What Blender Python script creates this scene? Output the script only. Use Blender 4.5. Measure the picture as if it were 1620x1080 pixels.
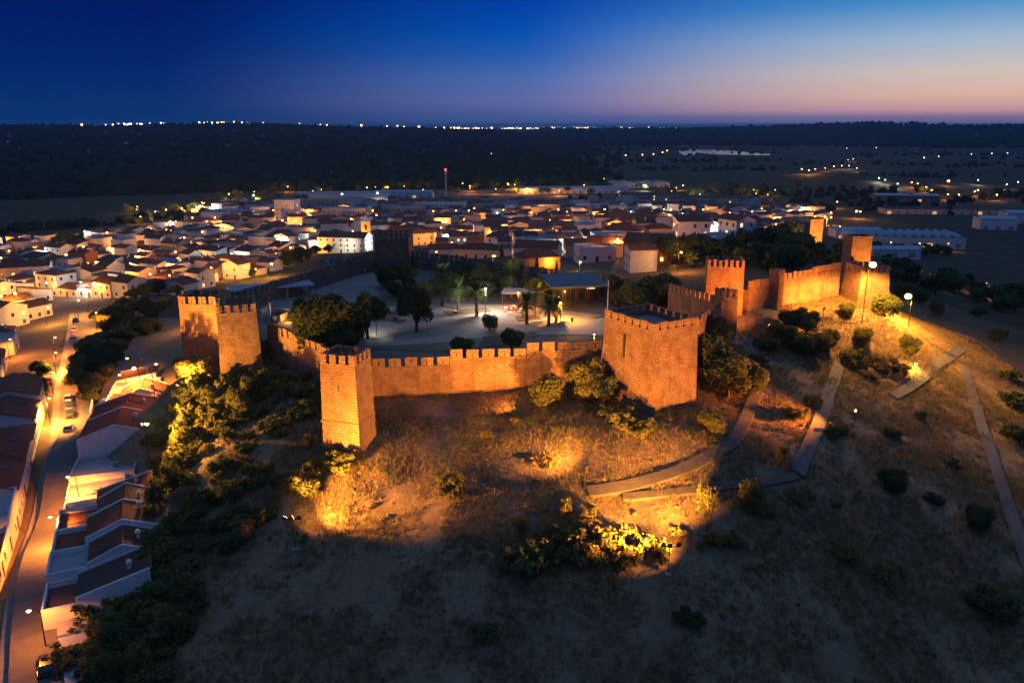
import bpy, math, random
import numpy as np
from mathutils import Vector, Matrix
random.seed(7); rng = np.random.default_rng(11)
R = math.radians
for o in list(bpy.data.objects): bpy.data.objects.remove(o)
S = bpy.context.scene
COL = S.collection
# ------------------------------------------------------------------ camera
PITCH = R(15.2); CAMZ = 44.0; FPX = 1260.0
cd = bpy.data.cameras.new('camera'); cam = bpy.data.objects.new('camera', cd); COL.objects.link(cam)
cam.location = (0, 0, CAMZ); cam.rotation_euler = (math.pi/2 - PITCH, 0, 0)
cd.sensor_width = 36; cd.lens = FPX/1620*36; cd.clip_start = 1; cd.clip_end = 80000
S.camera = cam
# ------------------------------------------------------------------ world: twilight sky, glow at the sun's bearing
W = bpy.data.worlds.new('World'); S.world = W; W.use_nodes = True
wn = W.node_tree; wn.nodes.clear(); L = wn.links.new
def N(t, **k):
    n = wn.nodes.new(t)
    for a, b in k.items(): setattr(n, a, b)
    return n
def srgb(r, g, b):
    f = lambda c: (c/255/12.92) if c/255 <= .04045 else ((c/255+.055)/1.055)**2.4
    return (f(r), f(g), f(b), 1)
SUN_AZ = R(50)
tc = N('ShaderNodeTexCoord'); sep = N('ShaderNodeSeparateXYZ'); L(tc.outputs['Generated'], sep.inputs[0])
def M(op, a, b=None, clamp=False):
    n = N('ShaderNodeMath', operation=op, use_clamp=clamp)
    for i, v in enumerate((a, b)):
        if v is None: continue
        if isinstance(v, (int, float)): n.inputs[i].default_value = v
        else: L(v, n.inputs[i])
    return n.outputs[0]
elev = M('ARCSINE', sep.outputs[2])
en = M('POWER', M('DIVIDE', M('MAXIMUM', elev, 0.0), math.pi/2), 0.5)
hl = M('SQRT', M('ADD', M('MULTIPLY', sep.outputs[0], sep.outputs[0]), M('MULTIPLY', sep.outputs[1], sep.outputs[1])))
dt = M('DIVIDE', M('ADD', M('MULTIPLY', sep.outputs[0], math.sin(SUN_AZ)), M('MULTIPLY', sep.outputs[1], math.cos(SUN_AZ))), M('MAXIMUM', hl, 1e-4))
def ramp(stops):
    r = N('ShaderNodeValToRGB'); L(en, r.inputs[0]); cr = r.color_ramp
    while len(cr.elements) < len(stops): cr.elements.new(.5)
    for e, (d, c) in zip(cr.elements, sorted(stops)):
        e.position = math.sqrt(d/90); e.color = c
    return r.outputs[0]
# elevation stops in degrees: away from the sun (left edge), 48 deg off (picture centre), near the sun (right edge)
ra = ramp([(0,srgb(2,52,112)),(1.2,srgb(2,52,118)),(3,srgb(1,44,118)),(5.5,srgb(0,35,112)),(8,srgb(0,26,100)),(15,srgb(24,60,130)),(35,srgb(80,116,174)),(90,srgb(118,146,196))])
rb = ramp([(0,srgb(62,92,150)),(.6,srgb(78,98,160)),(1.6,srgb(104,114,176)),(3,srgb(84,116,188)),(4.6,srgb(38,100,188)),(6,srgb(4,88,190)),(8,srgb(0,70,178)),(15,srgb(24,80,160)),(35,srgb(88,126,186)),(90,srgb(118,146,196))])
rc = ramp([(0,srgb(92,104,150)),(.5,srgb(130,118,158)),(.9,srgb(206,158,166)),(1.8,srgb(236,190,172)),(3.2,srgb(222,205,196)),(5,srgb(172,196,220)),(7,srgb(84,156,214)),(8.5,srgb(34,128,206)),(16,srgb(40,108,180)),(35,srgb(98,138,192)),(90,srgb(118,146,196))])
def mapr(v, a, b):
    m = N('ShaderNodeMapRange', interpolation_type='SMOOTHSTEP'); L(v, m.inputs[0])
    m.inputs[1].default_value = a; m.inputs[2].default_value = b; return m.outputs[0]
def mixc(f, a, b):
    m = N('ShaderNodeMix', data_type='RGBA'); L(f, m.inputs[0]); L(a, m.inputs[6]); L(b, m.inputs[7]); return m.outputs[2]
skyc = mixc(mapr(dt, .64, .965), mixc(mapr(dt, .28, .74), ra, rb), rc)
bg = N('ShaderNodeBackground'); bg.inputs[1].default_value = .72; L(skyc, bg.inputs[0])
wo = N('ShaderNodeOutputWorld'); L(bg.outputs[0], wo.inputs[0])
# ------------------------------------------------------------------ exposure / render settings
S.view_settings.view_transform = 'Standard'; S.view_settings.look = 'None'
S.view_settings.exposure = 0.3; S.view_settings.gamma = 1.0; S.view_settings.use_curve_mapping = False
S.render.engine = 'CYCLES'
cy = S.cycles
cy.use_denoising = True; cy.sample_clamp_indirect = 2.0; cy.sample_clamp_direct = 0
cy.max_bounces = 4; cy.diffuse_bounces = 2; cy.glossy_bounces = 2; cy.transmission_bounces = 2; cy.transparent_max_bounces = 4
cy.use_light_tree = True; cy.caustics_reflective = False; cy.caustics_refractive = False
cy.light_sampling_threshold = 0.008; cy.use_adaptive_sampling = True; cy.adaptive_threshold = .02; cy.volume_bounces = 0
# ------------------------------------------------------------------ pixel <-> world
cp, sp = math.cos(PITCH), math.sin(PITCH)
def ray(px, py):
    a = (px-810)/FPX; b = (540-py)/FPX
    return (a, cp + b*sp, -sp + b*cp)
def at(px, py, z):
    d = ray(px, py); t = (z-CAMZ)/d[2]
    return Vector((d[0]*t, d[1]*t, z))
def atY(px, py, Y):
    d = ray(px, py); t = Y/d[1]
    return Vector((d[0]*t, Y, CAMZ+d[2]*t))
def proj(x, y, z):
    dz = z-CAMZ; dep = y*cp - dz*sp; up = y*sp + dz*cp
    return 810 + FPX*x/dep, 540 - FPX*up/dep, dep
def inpoly(x, y, poly):
    c = False; n = len(poly); j = n-1
    for i in range(n):
        xi, yi = poly[i][0], poly[i][1]; xj, yj = poly[j][0], poly[j][1]
        if (yi > y) != (yj > y) and x < (xj-xi)*(y-yi)/(yj-yi)+xi: c = not c
        j = i
    return c
# ------------------------------------------------------------------ terrain height
def vnoise(x, y, seed=0):
    xi = np.floor(x).astype(np.int64); yi = np.floor(y).astype(np.int64); fx = x-xi; fy = y-yi
    def h(a, b):
        n = (a*374761393 + b*668265263 + seed*974711) & 0x7fffffff
        n = ((n ^ (n >> 13))*1274126177) & 0x7fffffff
        return ((n ^ (n >> 16)) & 0xffff)/32767.5-1
    fx = fx*fx*(3-2*fx); fy = fy*fy*(3-2*fy)
    return (h(xi, yi)*(1-fx)+h(xi+1, yi)*fx)*(1-fy)+(h(xi, yi+1)*(1-fx)+h(xi+1, yi+1)*fx)*fy
def sstep(a, b, x):
    t = np.clip((x-a)/(b-a), 0, 1); return t*t*(3-2*t)
CP = np.array([(-21,100,1.0),(-5,116,2.5),(10,117,3.3),(20,105.5,3.6),(29,112,3.6),(38,138,6.3),(44,147,6.3),(50,151,8.3),(70,166,7.8),(76,162,6.8),
 (0,150,5),(-30,160,5),(10,180,5),(-38,143,4.5),(-30,205,4),(24,168,5),(-47,128,1.5),(-58,131,2.2),(-38,123,1.6),(-30,110,.8),(-27,97,-1.0),(-14,98,-1.5),
 (-50,74,-12.5),(-64,88,-13),(-53,78,-12.5),(-71,120,-13),(-88,145,-13.5),(-80,145,-13),(-88,173,-12.5),(-104,170,-14),(-119,200,-14.5),(-145,258,-16.5),(-96,195,-12),(-106,226,-12.5),
 (-90,100,-14.5),(-120,130,-16.5),(-150,180,-18),(-58,120,-9.5),(-44,85,-9),(-72,160,-9.5),(-45,105,-3.5),(-60,140,-3),(-74,180,-5),(-62,180,0),(-58,165,2),
 (-26.6,88,-5),(18,82,-5.6),(0,84,-4.6),(0,73,-11),(0,55,-18),(0,0,-30),(-40,60,-14),(-30,74,-10),(35,76,-11),(60,85,-14),(60,60,-20),
 (0,100,-.9),(10,100,-.2),(16,94,-2.0),(0,92,-3),(-10,106,.1),(4,108,1.6),(-20,93,-3.2),(34.6,115,1.2),(39,100,-2.5),(63,146,0),(68,135,-3),(100,171,-4),(92,157,-4.5),(70,97,-12),(50,125,0),(55,112,-4),
 (207,326,-20),(240,436,-24),(120,220,-5),(150,260,-12),(88,200,2),(105,280,3),(70,230,5),(60,200,6),(40,230,3),(130,180,-12),
 (0,240,1),(0,300,-5),(0,400,-15),(0,550,-24),(100,350,-8),(120,450,-18),(150,600,-26),(-60,240,-4),(-80,300,-15),(-100,245,-14),(-150,300,-19),(-200,250,-21),(-250,320,-24),
 (-100,400,-22),(-200,450,-27),(-300,600,-28),(0,750,-28),(300,700,-28),(-350,300,-26),(-300,200,-25),(-200,120,-22),(-150,60,-20),(300,300,-24),(250,180,-22),(200,80,-22),
 (-200,0,-25),(200,0,-26),(-100,0,-22),(100,0,-26),(0,-100,-30),(400,500,-28),(-450,500,-28),(600,100,-28),(-600,100,-28),(0,900,-28),(500,900,-28),(-500,900,-28),(0,-600,-30),(-600,-400,-30),(600,-400,-30)], float)
def _tps_fit(P, lam=2.0):
    n = len(P); q = P[:, :2]/100
    d2 = ((q[:, None]-q[None])**2).sum(2); K = np.where(d2 > 0, d2*np.log(np.maximum(d2, 1e-12))*.5, 0)+lam*.001*np.eye(n)
    Q = np.c_[np.ones(n), q]; A = np.zeros((n+3, n+3)); A[:n, :n] = K; A[:n, n:] = Q; A[n:, :n] = Q.T
    return np.linalg.solve(A, np.r_[P[:, 2], 0, 0, 0])
TW = _tps_fit(CP)
def terrain(x, y, detail=True):
    x = np.asarray(x, float); y = np.asarray(y, float); shp = x.shape
    X = x.ravel(); Y = y.ravel(); out = np.empty_like(X)
    q = CP[:, :2]/100
    for s in range(0, len(X), 20000):
        a = np.c_[X[s:s+20000], Y[s:s+20000]]/100
        ac = np.clip(a, -9, 9)
        d2 = ((ac[:, None]-q[None])**2).sum(2)
        out[s:s+20000] = (np.where(d2 > 0, d2*np.log(np.maximum(d2, 1e-12))*.5, 0)@TW[:-3]) + TW[-3] + ac@TW[-2:]
    r = np.hypot(X, Y); az = np.degrees(np.arctan2(X, Y))
    out = np.clip(out, -33, 9.5)
    far = np.full_like(X, -28.0)
    # wooded hill to the left and centre
    wl = 1-sstep(-2, 6, az)
    hl_ = 62+5*np.cos(az*.35)-30*sstep(-12, 2, az)
    far += wl*hl_*sstep(950, 3900, r)*(r < 1e9)
    wc = sstep(-2, 6, az)*(1-sstep(12, 18, az))
    far += wc*38*sstep(2700, 4600, r)
    wr = sstep(12, 19, az)
    far += wr*(64+6*np.sin(az*.6))*sstep(2600, 5200, r)
    far += 14*np.exp(-(((X-400)/140)**2+((Y-1010)/90)**2))
    hill = sstep(900, 2200, r)
    far += hill*(5*vnoise(X/420, Y/420, 3)+3*vnoise(X/150, Y/150, 4))*np.clip(1-sstep(6500, 9000, r), 0, 1)*np.where(wl > .5, 1, sstep(2700, 3500, r))
    far = far*(1-sstep(6000, 9000, r)) + (-6)*sstep(6000, 9000, r)
    w = sstep(620, 860, r)
    z = out*(1-w)+far*w
    if detail:
        n = (1-sstep(150, 260, r))
        # keep walls' feet, streets calm: bumps only on the open hillside
        calm = sstep(-62, -46, X)
        z = z + n*calm*(.42*vnoise(X/7, Y/7, 1)+.22*vnoise(X/2.4, Y/2.4, 2))*.8
    return z.reshape(shp)
def tz(x, y): return float(terrain(np.array([x]), np.array([y]))[0])
_ts = np.concatenate([np.linspace(45, 330, 500), np.geomspace(331, 9000, 700)])
def G(px, py, dz=0):
    d = ray(px, py); xs = d[0]*_ts; ys = d[1]*_ts; zs = CAMZ+d[2]*_ts
    below = zs < terrain(xs, ys)
    i = int(np.argmax(below)) if below.any() else len(_ts)-1
    a, b = _ts[max(i-1, 0)], _ts[i]
    tt = np.linspace(a, b, 24); k = int(np.argmax((CAMZ+d[2]*tt) < terrain(d[0]*tt, d[1]*tt)))
    t = tt[k]
    return Vector((d[0]*t, d[1]*t, tz(d[0]*t, d[1]*t)+dz))
# ------------------------------------------------------------------ materials
MATS = {}
def newmat(name):
    m = bpy.data.materials.new(name); m.use_nodes = True; nt = m.node_tree; nt.nodes.clear()
    out = nt.nodes.new('ShaderNodeOutputMaterial'); MATS[name] = m
    return m, nt, out
class NT:
    def __init__(s, nt): s.nt = nt
    def n(s, t, **k):
        x = s.nt.nodes.new(t)
        for a, b in k.items(): setattr(x, a, b)
        return x
    def l(s, a, b): s.nt.links.new(a, b)
    def mix(s, f, a, b, mode='MIX'):
        m = s.n('ShaderNodeMix', data_type='RGBA', blend_type=mode)
        for i, v in ((0, f), (6, a), (7, b)):
            if isinstance(v, (int, float)): m.inputs[i].default_value = v
            elif isinstance(v, tuple): m.inputs[i].default_value = v if len(v) == 4 else (*v, 1)
            else: s.l(v, m.inputs[i])
        return m.outputs[2]
    def noise(s, vec, scale, detail=4, rough=.6):
        n = s.n('ShaderNodeTexNoise'); n.inputs['Scale'].default_value = scale; n.inputs['Detail'].default_value = detail; n.inputs['Roughness'].default_value = rough
        if vec is not None: s.l(vec, n.inputs['Vector'])
        return n.outputs[0]
    def rng(s, v, a, b, c=0, d=1):
        m = s.n('ShaderNodeMapRange'); s.l(v, m.inputs[0])
        for i, q in enumerate((a, b, c, d)): m.inputs[i+1].default_value = q
        return m.outputs[0]
def sc(c, k): return tuple(min(1, v*k) for v in c)
def pm(name, col, col2=None, scale=1.0, rough=.85, bump=0, metal=0, coord='Object', rand=.0, bscale=None, spec=.3):
    """plain procedural material: two tones mixed by noise, fine bump, optional per-object shift"""
    m, nt, out = newmat(name); t = NT(nt)
    b = t.n('ShaderNodeBsdfPrincipled'); b.inputs['Roughness'].default_value = rough; b.inputs['Metallic'].default_value = metal
    b.inputs['Specular IOR Level'].default_value = spec
    tcx = t.n('ShaderNodeTexCoord'); vec = tcx.outputs[coord]
    col2 = col2 or sc(col, .7)
    f = t.rng(t.noise(vec, scale), .3, .7)
    c = t.mix(f, col, col2)
    if rand:
        oi = t.n('ShaderNodeObjectInfo'); c = t.mix(t.rng(oi.outputs['Random'], 0, 1, 0, rand), c, sc(col, .45))
    t.l(c, b.inputs['Base Color'])
    if bump:
        bp = t.n('ShaderNodeBump'); bp.inputs['Strength'].default_value = bump; bp.inputs['Distance'].default_value = .1
        t.l(t.noise(vec, bscale or scale*6), bp.inputs['Height']); t.l(bp.outputs[0], b.inputs['Normal'])
    t.l(b.outputs[0], out.inputs[0]); return m
def emit(name, col, strength, sample=False):
    m, nt, out = newmat(name); t = NT(nt)
    e = t.n('ShaderNodeEmission'); e.inputs[0].default_value = (*col, 1); e.inputs[1].default_value = strength
    t.l(e.outputs[0], out.inputs[0])
    if not sample: m.cycles.emission_sampling = 'NONE'
    return m
def stone_mat(name, c1, c2, mortar, bw=.78, rh=.38):
    m, nt, out = newmat(name); t = NT(nt)
    b = t.n('ShaderNodeBsdfPrincipled'); b.inputs['Roughness'].default_value = .95; b.inputs['Specular IOR Level'].default_value = .15
    uv = t.n('ShaderNodeUVMap').outputs[0]
    wob = t.n('ShaderNodeVectorMath', operation='MULTIPLY_ADD')
    nz = t.n('ShaderNodeTexNoise'); nz.inputs['Scale'].default_value = 1.6; nz.inputs['Detail'].default_value = 2; t.l(uv, nz.inputs[0])
    t.l(nz.outputs[1], wob.inputs[0]); wob.inputs[1].default_value = (.22, .16, 0); t.l(uv, wob.inputs[2])
    br = t.n('ShaderNodeTexBrick'); t.l(wob.outputs[0], br.inputs['Vector'])
    br.inputs['Color1'].default_value = (*c1, 1); br.inputs['Color2'].default_value = (*c2, 1); br.inputs['Mortar'].default_value = (*mortar, 1)
    br.inputs['Scale'].default_value = 1; br.inputs['Mortar Size'].default_value = .04; br.inputs['Mortar Smooth'].default_value = .4
    br.inputs['Brick Width'].default_value = bw; br.inputs['Row Height'].default_value = rh; br.inputs['Bias'].default_value = -.1
    n1 = t.noise(uv, .35, 5, .65); n2 = t.noise(uv, 2.6, 4, .7)
    c = t.mix(t.rng(n2, .38, .66, 0, .85), br.outputs[0], sc(c1, .42))
    c = t.mix(t.rng(n1, .44, .60, 0, .8), c, sc(c2, .5))
    # pale putlog stones and vertical runs of damp
    vor = t.n('ShaderNodeTexVoronoi'); vor.inputs['Scale'].default_value = 1.5; t.l(uv, vor.inputs['Vector'])
    c = t.mix(t.rng(vor.outputs['Distance'], .10, .22, .4, 0), c, (.52, .38, .27))
    mp = t.n('ShaderNodeMapping'); mp.inputs['Scale'].default_value = (1.2, .09, 1); t.l(uv, mp.inputs[0])
    c = t.mix(t.rng(t.noise(mp.outputs[0], 1.0, 3), .5, .72, 0, .55), c, sc(mortar, .55))
    oi = t.n('ShaderNodeObjectInfo'); c = t.mix(t.rng(oi.outputs['Random'], 0, 1, 0, .38), c, sc(c2, .8))
    t.l(c, b.inputs['Base Color'])
    bp = t.n('ShaderNodeBump'); bp.inputs['Strength'].default_value = 1.0; bp.inputs['Distance'].default_value = .12
    ad = t.n('ShaderNodeMath', operation='ADD'); t.l(t.rng(br.outputs['Fac'], 0, 1, 1, 0), ad.inputs[0]); t.l(n2, ad.inputs[1])
    t.l(ad.outputs[0], bp.inputs['Height']); t.l(bp.outputs[0], b.inputs['Normal'])
    t.l(b.outputs[0], out.inputs[0]); return m
def leaf_mat(name, c1, c2, c3):
    m, nt, out = newmat(name); t = NT(nt)
    geo = t.n('ShaderNodeNewGeometry'); oi = t.n('ShaderNodeObjectInfo')
    c = t.mix(t.rng(geo.outputs['Random Per Island'], .1, .9), c1, c2)
    c = t.mix(t.rng(oi.outputs['Random'], 0, 1, 0, .6), c, c3)
    d = t.n('ShaderNodeBsdfDiffuse'); tr = t.n('ShaderNodeBsdfTranslucent'); t.l(c, d.inputs[0]); t.l(c, tr.inputs[0])
    mx = t.n('ShaderNodeMixShader'); mx.inputs[0].default_value = .3; t.l(d.outputs[0], mx.inputs[1]); t.l(tr.outputs[0], mx.inputs[2])
    t.l(mx.outputs[0], out.inputs[0]); return m
def roof_mat(name, c1, c2):
    m, nt, out = newmat(name); t = NT(nt)
    b = t.n('ShaderNodeBsdfPrincipled'); b.inputs['Roughness'].default_value = .9; b.inputs['Specular IOR Level'].default_value = .2
    uv = t.n('ShaderNodeUVMap').outputs[0]; oi = t.n('ShaderNodeObjectInfo')
    wv = t.n('ShaderNodeTexWave', wave_type='BANDS', bands_direction='X'); wv.inputs['Scale'].default_value = 1.45; wv.inputs['Distortion'].default_value = .6
    wv.inputs['Detail'].default_value = 2; t.l(uv, wv.inputs[0])
    c = t.mix(t.rng(t.noise(uv, 1.3, 5, .7), .3, .7), c1, c2)
    c = t.mix(t.rng(oi.outputs['Random'], 0, 1, 0, .55), c, sc(c1, .5))
    c = t.mix(t.rng(t.noise(uv, .45, 3), .55, .75, 0, .6), c, (.12, .11, .09))
    t.l(c, b.inputs['Base Color'])
    bp = t.n('ShaderNodeBump'); bp.inputs['Strength'].default_value = .8; bp.inputs['Distance'].default_value = .08
    t.l(wv.outputs[1], bp.inputs['Height']); t.l(bp.outputs[0], b.inputs['Normal'])
    t.l(b.outputs[0], out.inputs[0]); return m
def ground_mat():
    m, nt, out = newmat('ground'); t = NT(nt)
    b = t.n('ShaderNodeBsdfPrincipled'); b.inputs['Roughness'].default_value = 1; b.inputs['Specular IOR Level'].default_value = .05
    a = t.n('ShaderNodeAttribute', attribute_name='tint'); pos = t.n('ShaderNodeNewGeometry').outputs['Position']
    c = t.mix(t.rng(t.noise(pos, .09, 6, .65), .35, .7, 0, .6), a.outputs['Color'], (.15, .115, .075), 'MIX')
    c = t.mix(t.rng(t.noise(pos, 1.3, 5, .75), .35, .75, 0, 1), c, t.mix(1.0, c, (.5, .48, .45), 'MULTIPLY'))
    t.l(c, b.inputs['Base Color'])
    bp = t.n('ShaderNodeBump'); bp.inputs['Strength'].default_value = 1; bp.inputs['Distance'].default_value = .35
    t.l(t.noise(pos, 1.9, 6, .75), bp.inputs['Height']); t.l(bp.outputs[0], b.inputs['Normal'])
    t.l(b.outputs[0], out.inputs[0]); return m
ground_mat()
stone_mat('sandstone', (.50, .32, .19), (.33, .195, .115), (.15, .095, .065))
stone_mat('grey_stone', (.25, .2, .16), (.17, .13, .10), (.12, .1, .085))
leaf_mat('leaf_dark', (.06, .085, .032), (.095, .125, .05), (.048, .07, .028))
leaf_mat('leaf_olive', (.12, .125, .035), (.19, .185, .06), (.09, .095, .035))
leaf_mat('leaf_dry', (.21, .17, .06), (.29, .23, .09), (.15, .12, .05))
leaf_mat('leaf_mid', (.10, .125, .042), (.15, .175, .065), (.085, .10, .036))
leaf_mat('palm_leaf', (.09, .14, .04), (.14, .19, .06), (.07, .11, .035))
leaf_mat('grass_dry', (.24, .17, .085), (.34, .25, .13), (.2, .14, .07))
leaf_mat('far_wood', (.022, .036, .024), (.042, .058, .034), (.022, .036, .024))
pm('bark', (.12, .085, .06), scale=3, bump=.5); pm('palm_bark', (.17, .12, .08), scale=5, bump=.6)
for i, c in enumerate([(.68, .68, .68), (.64, .59, .50), (.58, .62, .68), (.5, .42, .32), (.62, .49, .39)]):
    pm('plaster%d' % i, c, sc(c, .8), scale=.8, rough=.9, bump=.15, rand=.3)
pm('plaster_rust', (.42, .17, .09), scale=1, rand=.2); pm('plaster_ochre', (.58, .36, .13), scale=1)
for i, (a, b_) in enumerate([((.26, .085, .045), (.17, .06, .035)), ((.19, .08, .05), (.12, .055, .038)), ((.30, .115, .06), (.2, .075, .042)), ((.12, .07, .055), (.085, .055, .045))]):
    roof_mat('roof%d' % i, a, b_)
pm('roof_flat', (.28, .30, .33), (.2, .215, .235), scale=.5); pm('roof_metal', (.27, .34, .40), (.2, .26, .31), scale=.4, rough=.5)
pm('asphalt', (.13, .115, .105), (.085, .078, .072), scale=.6, rough=.8, bump=.2); pm('pavement', (.24, .22, .20), (.17, .155, .14), scale=1.2, bump=.2)
pm('plaza', (.34, .285, .22), (.22, .185, .14), scale=.25, rough=.9, bump=.15); pm('court', (.14, .125, .1), (.08, .07, .055), scale=.2, bump=.3)
pm('concrete', (.31, .31, .31), (.24, .24, .24), scale=.7, bump=.12); pm('ruin', (.22, .2, .18), (.13, .12, .11), scale=.6, bump=.4)
pm('lawn', (.07, .085, .035), (.11, .09, .05), scale=.6, bump=.5); pm('path_earth', (.11, .095, .08), (.07, .06, .05), scale=.8, bump=.4); pm('ramp_slab', (.105, .11, .115), (.07, .072, .075), scale=1.1, bump=.25); pm('wood_dark', (.10, .06, .035), (.06, .035, .02), scale=3, bump=.2); pm('iron', (.035, .035, .037), scale=4, rough=.5); pm('steel', (.35, .36, .37), scale=4, rough=.4, metal=.6)
pm('pavilion_roof', (.17, .17, .18), (.12, .12, .125), scale=.5); pm('white_paint', (.78, .78, .76), sc((.78, .78, .76), .9), scale=2); pm('canvas', (.42, .38, .33), scale=2)
pm('glass_dark', (.02, .025, .03), (.035, .04, .05), scale=3, rough=.12, spec=.6); pm('shutter', (.06, .085, .07), scale=3); pm('door_wood', (.11, .055, .03), scale=3)
pm('rubber', (.02, .02, .02), scale=5); pm('red_cloth', (.55, .03, .03), scale=2); pm('dry_soil', (.16, .1, .06), scale=1, bump=.4)
for n, c in (('car_black', (.018, .018, .02)), ('car_silver', (.42, .43, .44)), ('car_white', (.72, .72, .72)), ('car_red', (.22, .03, .025)), ('car_blue', (.04, .07, .14))):
    pm(n, c, sc(c, .9), scale=1, rough=.25, spec=.6)
SOD = (1.0, .36, .045); WARM = (1.0, .42, .055); WHITE = (1.0, .95, .84); ORANGE = (1.0, .26, .025)
emit('bulb_sodium', (1, .42, .09), 16); emit('bulb_white', (.80, .94, 1), 9); emit('bulb_warm', (1, .52, .12), 16); emit('bulb_red', (1, .05, .03), 12)
emit('window_lit', (1, .58, .22), 1.6); emit('window_cool', (.7, .9, 1), 1.6); emit('far_lit', (1, .62, .28), 7); emit('far_white', (.9, .95, 1), 6); emit('shop_front', (1, .5, .18), .6); emit('sign_white', (.8, .92, 1), 3)
m, nt, out = newmat('water'); t = NT(nt); b = t.n('ShaderNodeBsdfPrincipled'); b.inputs['Base Color'].default_value = (.02, .03, .035, 1); b.inputs['Roughness'].default_value = .12
bp = t.n('ShaderNodeBump'); bp.inputs['Strength'].default_value = .05; t.l(t.noise(t.n('ShaderNodeTexCoord').outputs['Object'], .2), bp.inputs['Height']); t.l(bp.outputs[0], b.inputs['Normal']); t.l(b.outputs[0], out.inputs[0])
# ------------------------------------------------------------------ mesh helpers
class MB:
    def __init__(s): s.v = []; s.f = []; s.mi = []
    def add(s, vs, fs, mi=0):
        k = len(s.v); s.v += [tuple(p) for p in vs]; s.f += [tuple(i+k for i in f) for f in fs]; s.mi += [mi]*len(fs); return s
    def box(s, x0, x1, y0, y1, z0, z1, mi=0, taper=0):
        t_ = taper
        return s.add([(x0-t_, y0-t_, z0), (x1+t_, y0-t_, z0), (x1+t_, y1+t_, z0), (x0-t_, y1+t_, z0), (x0, y0, z1), (x1, y0, z1), (x1, y1, z1), (x0, y1, z1)],
                     [(0, 3, 2, 1), (4, 5, 6, 7), (0, 1, 5, 4), (1, 2, 6, 5), (2, 3, 7, 6), (3, 0, 4, 7)], mi)
    def tube(s, pts, rad, n=8, mi=0, cap=True):
        rings = []
        for i, p in enumerate(pts):
            p = Vector(p); a = Vector(pts[max(i-1, 0)]); b = Vector(pts[min(i+1, len(pts)-1)]); d = (b-a)
            d = d.normalized() if d.length > 1e-6 else Vector((0, 0, 1))
            u = d.cross(Vector((0, 0, 1)) if abs(d.z) < .95 else Vector((1, 0, 0))).normalized(); w = d.cross(u)
            r = rad[i] if hasattr(rad, '__len__') else rad
            rings.append([p+u*r*math.cos(2*math.pi*k/n)+w*r*math.sin(2*math.pi*k/n) for k in range(n)])
        vs = [q for r_ in rings for q in r_]; fs = []
        for i in range(len(pts)-1):
            for k in range(n): fs.append((i*n+k, i*n+(k+1) % n, (i+1)*n+(k+1) % n, (i+1)*n+k))
        if cap: fs += [tuple(range(n))[::-1], tuple((len(pts)-1)*n+k for k in range(n))]
        return s.add(vs, fs, mi)
    def prism(s, poly, z0, z1, mi=0, batter=0):
        n = len(poly); c = Vector((sum(p[0] for p in poly)/n, sum(p[1] for p in poly)/n))
        lo = []
        for p in poly:
            d = (Vector(p[:2])-c); d = d.normalized()*batter if batter else Vector((0, 0)); lo.append((p[0]+d.x, p[1]+d.y, z0))
        return s.add(lo+[(p[0], p[1], z1) for p in poly], [tuple(range(n))[::-1], tuple(range(n, 2*n))]+[(i, (i+1) % n, n+(i+1) % n, n+i) for i in range(n)], mi)
    def sphere(s, c, r, n=8, mi=0, sz=1):
        vs = [(c[0], c[1], c[2]+r*sz)]; m_ = n//2
        for i in range(1, m_):
            a = math.pi*i/m_
            for k in range(n): vs.append((c[0]+r*math.sin(a)*math.cos(2*math.pi*k/n), c[1]+r*math.sin(a)*math.sin(2*math.pi*k/n), c[2]+r*sz*math.cos(a)))
        vs.append((c[0], c[1], c[2]-r*sz)); fs = [(0, 1+k, 1+(k+1) % n) for k in range(n)]
        for i in range(m_-2):
            for k in range(n): fs.append((1+i*n+k, 1+(i+1)*n+k, 1+(i+1)*n+(k+1) % n, 1+i*n+(k+1) % n))
        e = len(vs)-1; b_ = 1+(m_-2)*n; fs += [(e, b_+(k+1) % n, b_+k) for k in range(n)]
        return s.add(vs, fs, mi)
    def mesh(s, name, mats, uv=False, smooth=False):
        me = bpy.data.meshes.new(name); me.from_pydata(s.v, [], s.f)
        mats = mats if isinstance(mats, (list, tuple)) else [mats]
        for m_ in mats: me.materials.append(MATS[m_])
        if len(mats) > 1: me.polygons.foreach_set('material_index', s.mi)
        if smooth: me.polygons.foreach_set('use_smooth', [True]*len(me.polygons))
        if uv: boxuv(me)
        return me
    def build(s, name, mats, parent=None, uv=False, smooth=False):
        return link(name, s.mesh(name, mats, uv, smooth), parent)
def boxuv(me):
    me.update(); ul = me.uv_layers.new(name='UVMap').data
    for p in me.polygons:
        n = p.normal; h = math.hypot(n.x, n.y)
        for li in p.loop_indices:
            c = me.vertices[me.loops[li].vertex_index].co
            if h < 1e-3: ul[li].uv = (c.x, c.y)
            elif h < .75 and n.z > 0: ul[li].uv = ((-n.y*c.x+n.x*c.y)/h, (n.x*c.x+n.y*c.y)/h)
            else: ul[li].uv = ((-n.y*c.x+n.x*c.y)/h, c.z)
def link(name, me, parent=None, loc=None, rot=None, scale=None):
    o = bpy.data.objects.new(name, me); COL.objects.link(o)
    if parent is not None: o.parent = parent
    if loc is not None: o.location = loc
    if rot is not None: o.rotation_euler = rot if hasattr(rot, '__len__') else (0, 0, rot)
    if scale is not None: o.scale = scale if hasattr(scale, '__len__') else (scale,)*3
    return o
def tag(o, label=None, cat=None, group=None, kind=None):
    if label: o['label'] = label
    if cat: o['category'] = cat
    if group: o['group'] = group
    if kind: o['kind'] = kind
    return o
def thing(name, label, cat, loc=(0, 0, 0), rz=0, group=None):
    o = link(name, None, None, loc, rz); o.empty_display_size = .3
    return tag(o, label, cat, group)
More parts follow.
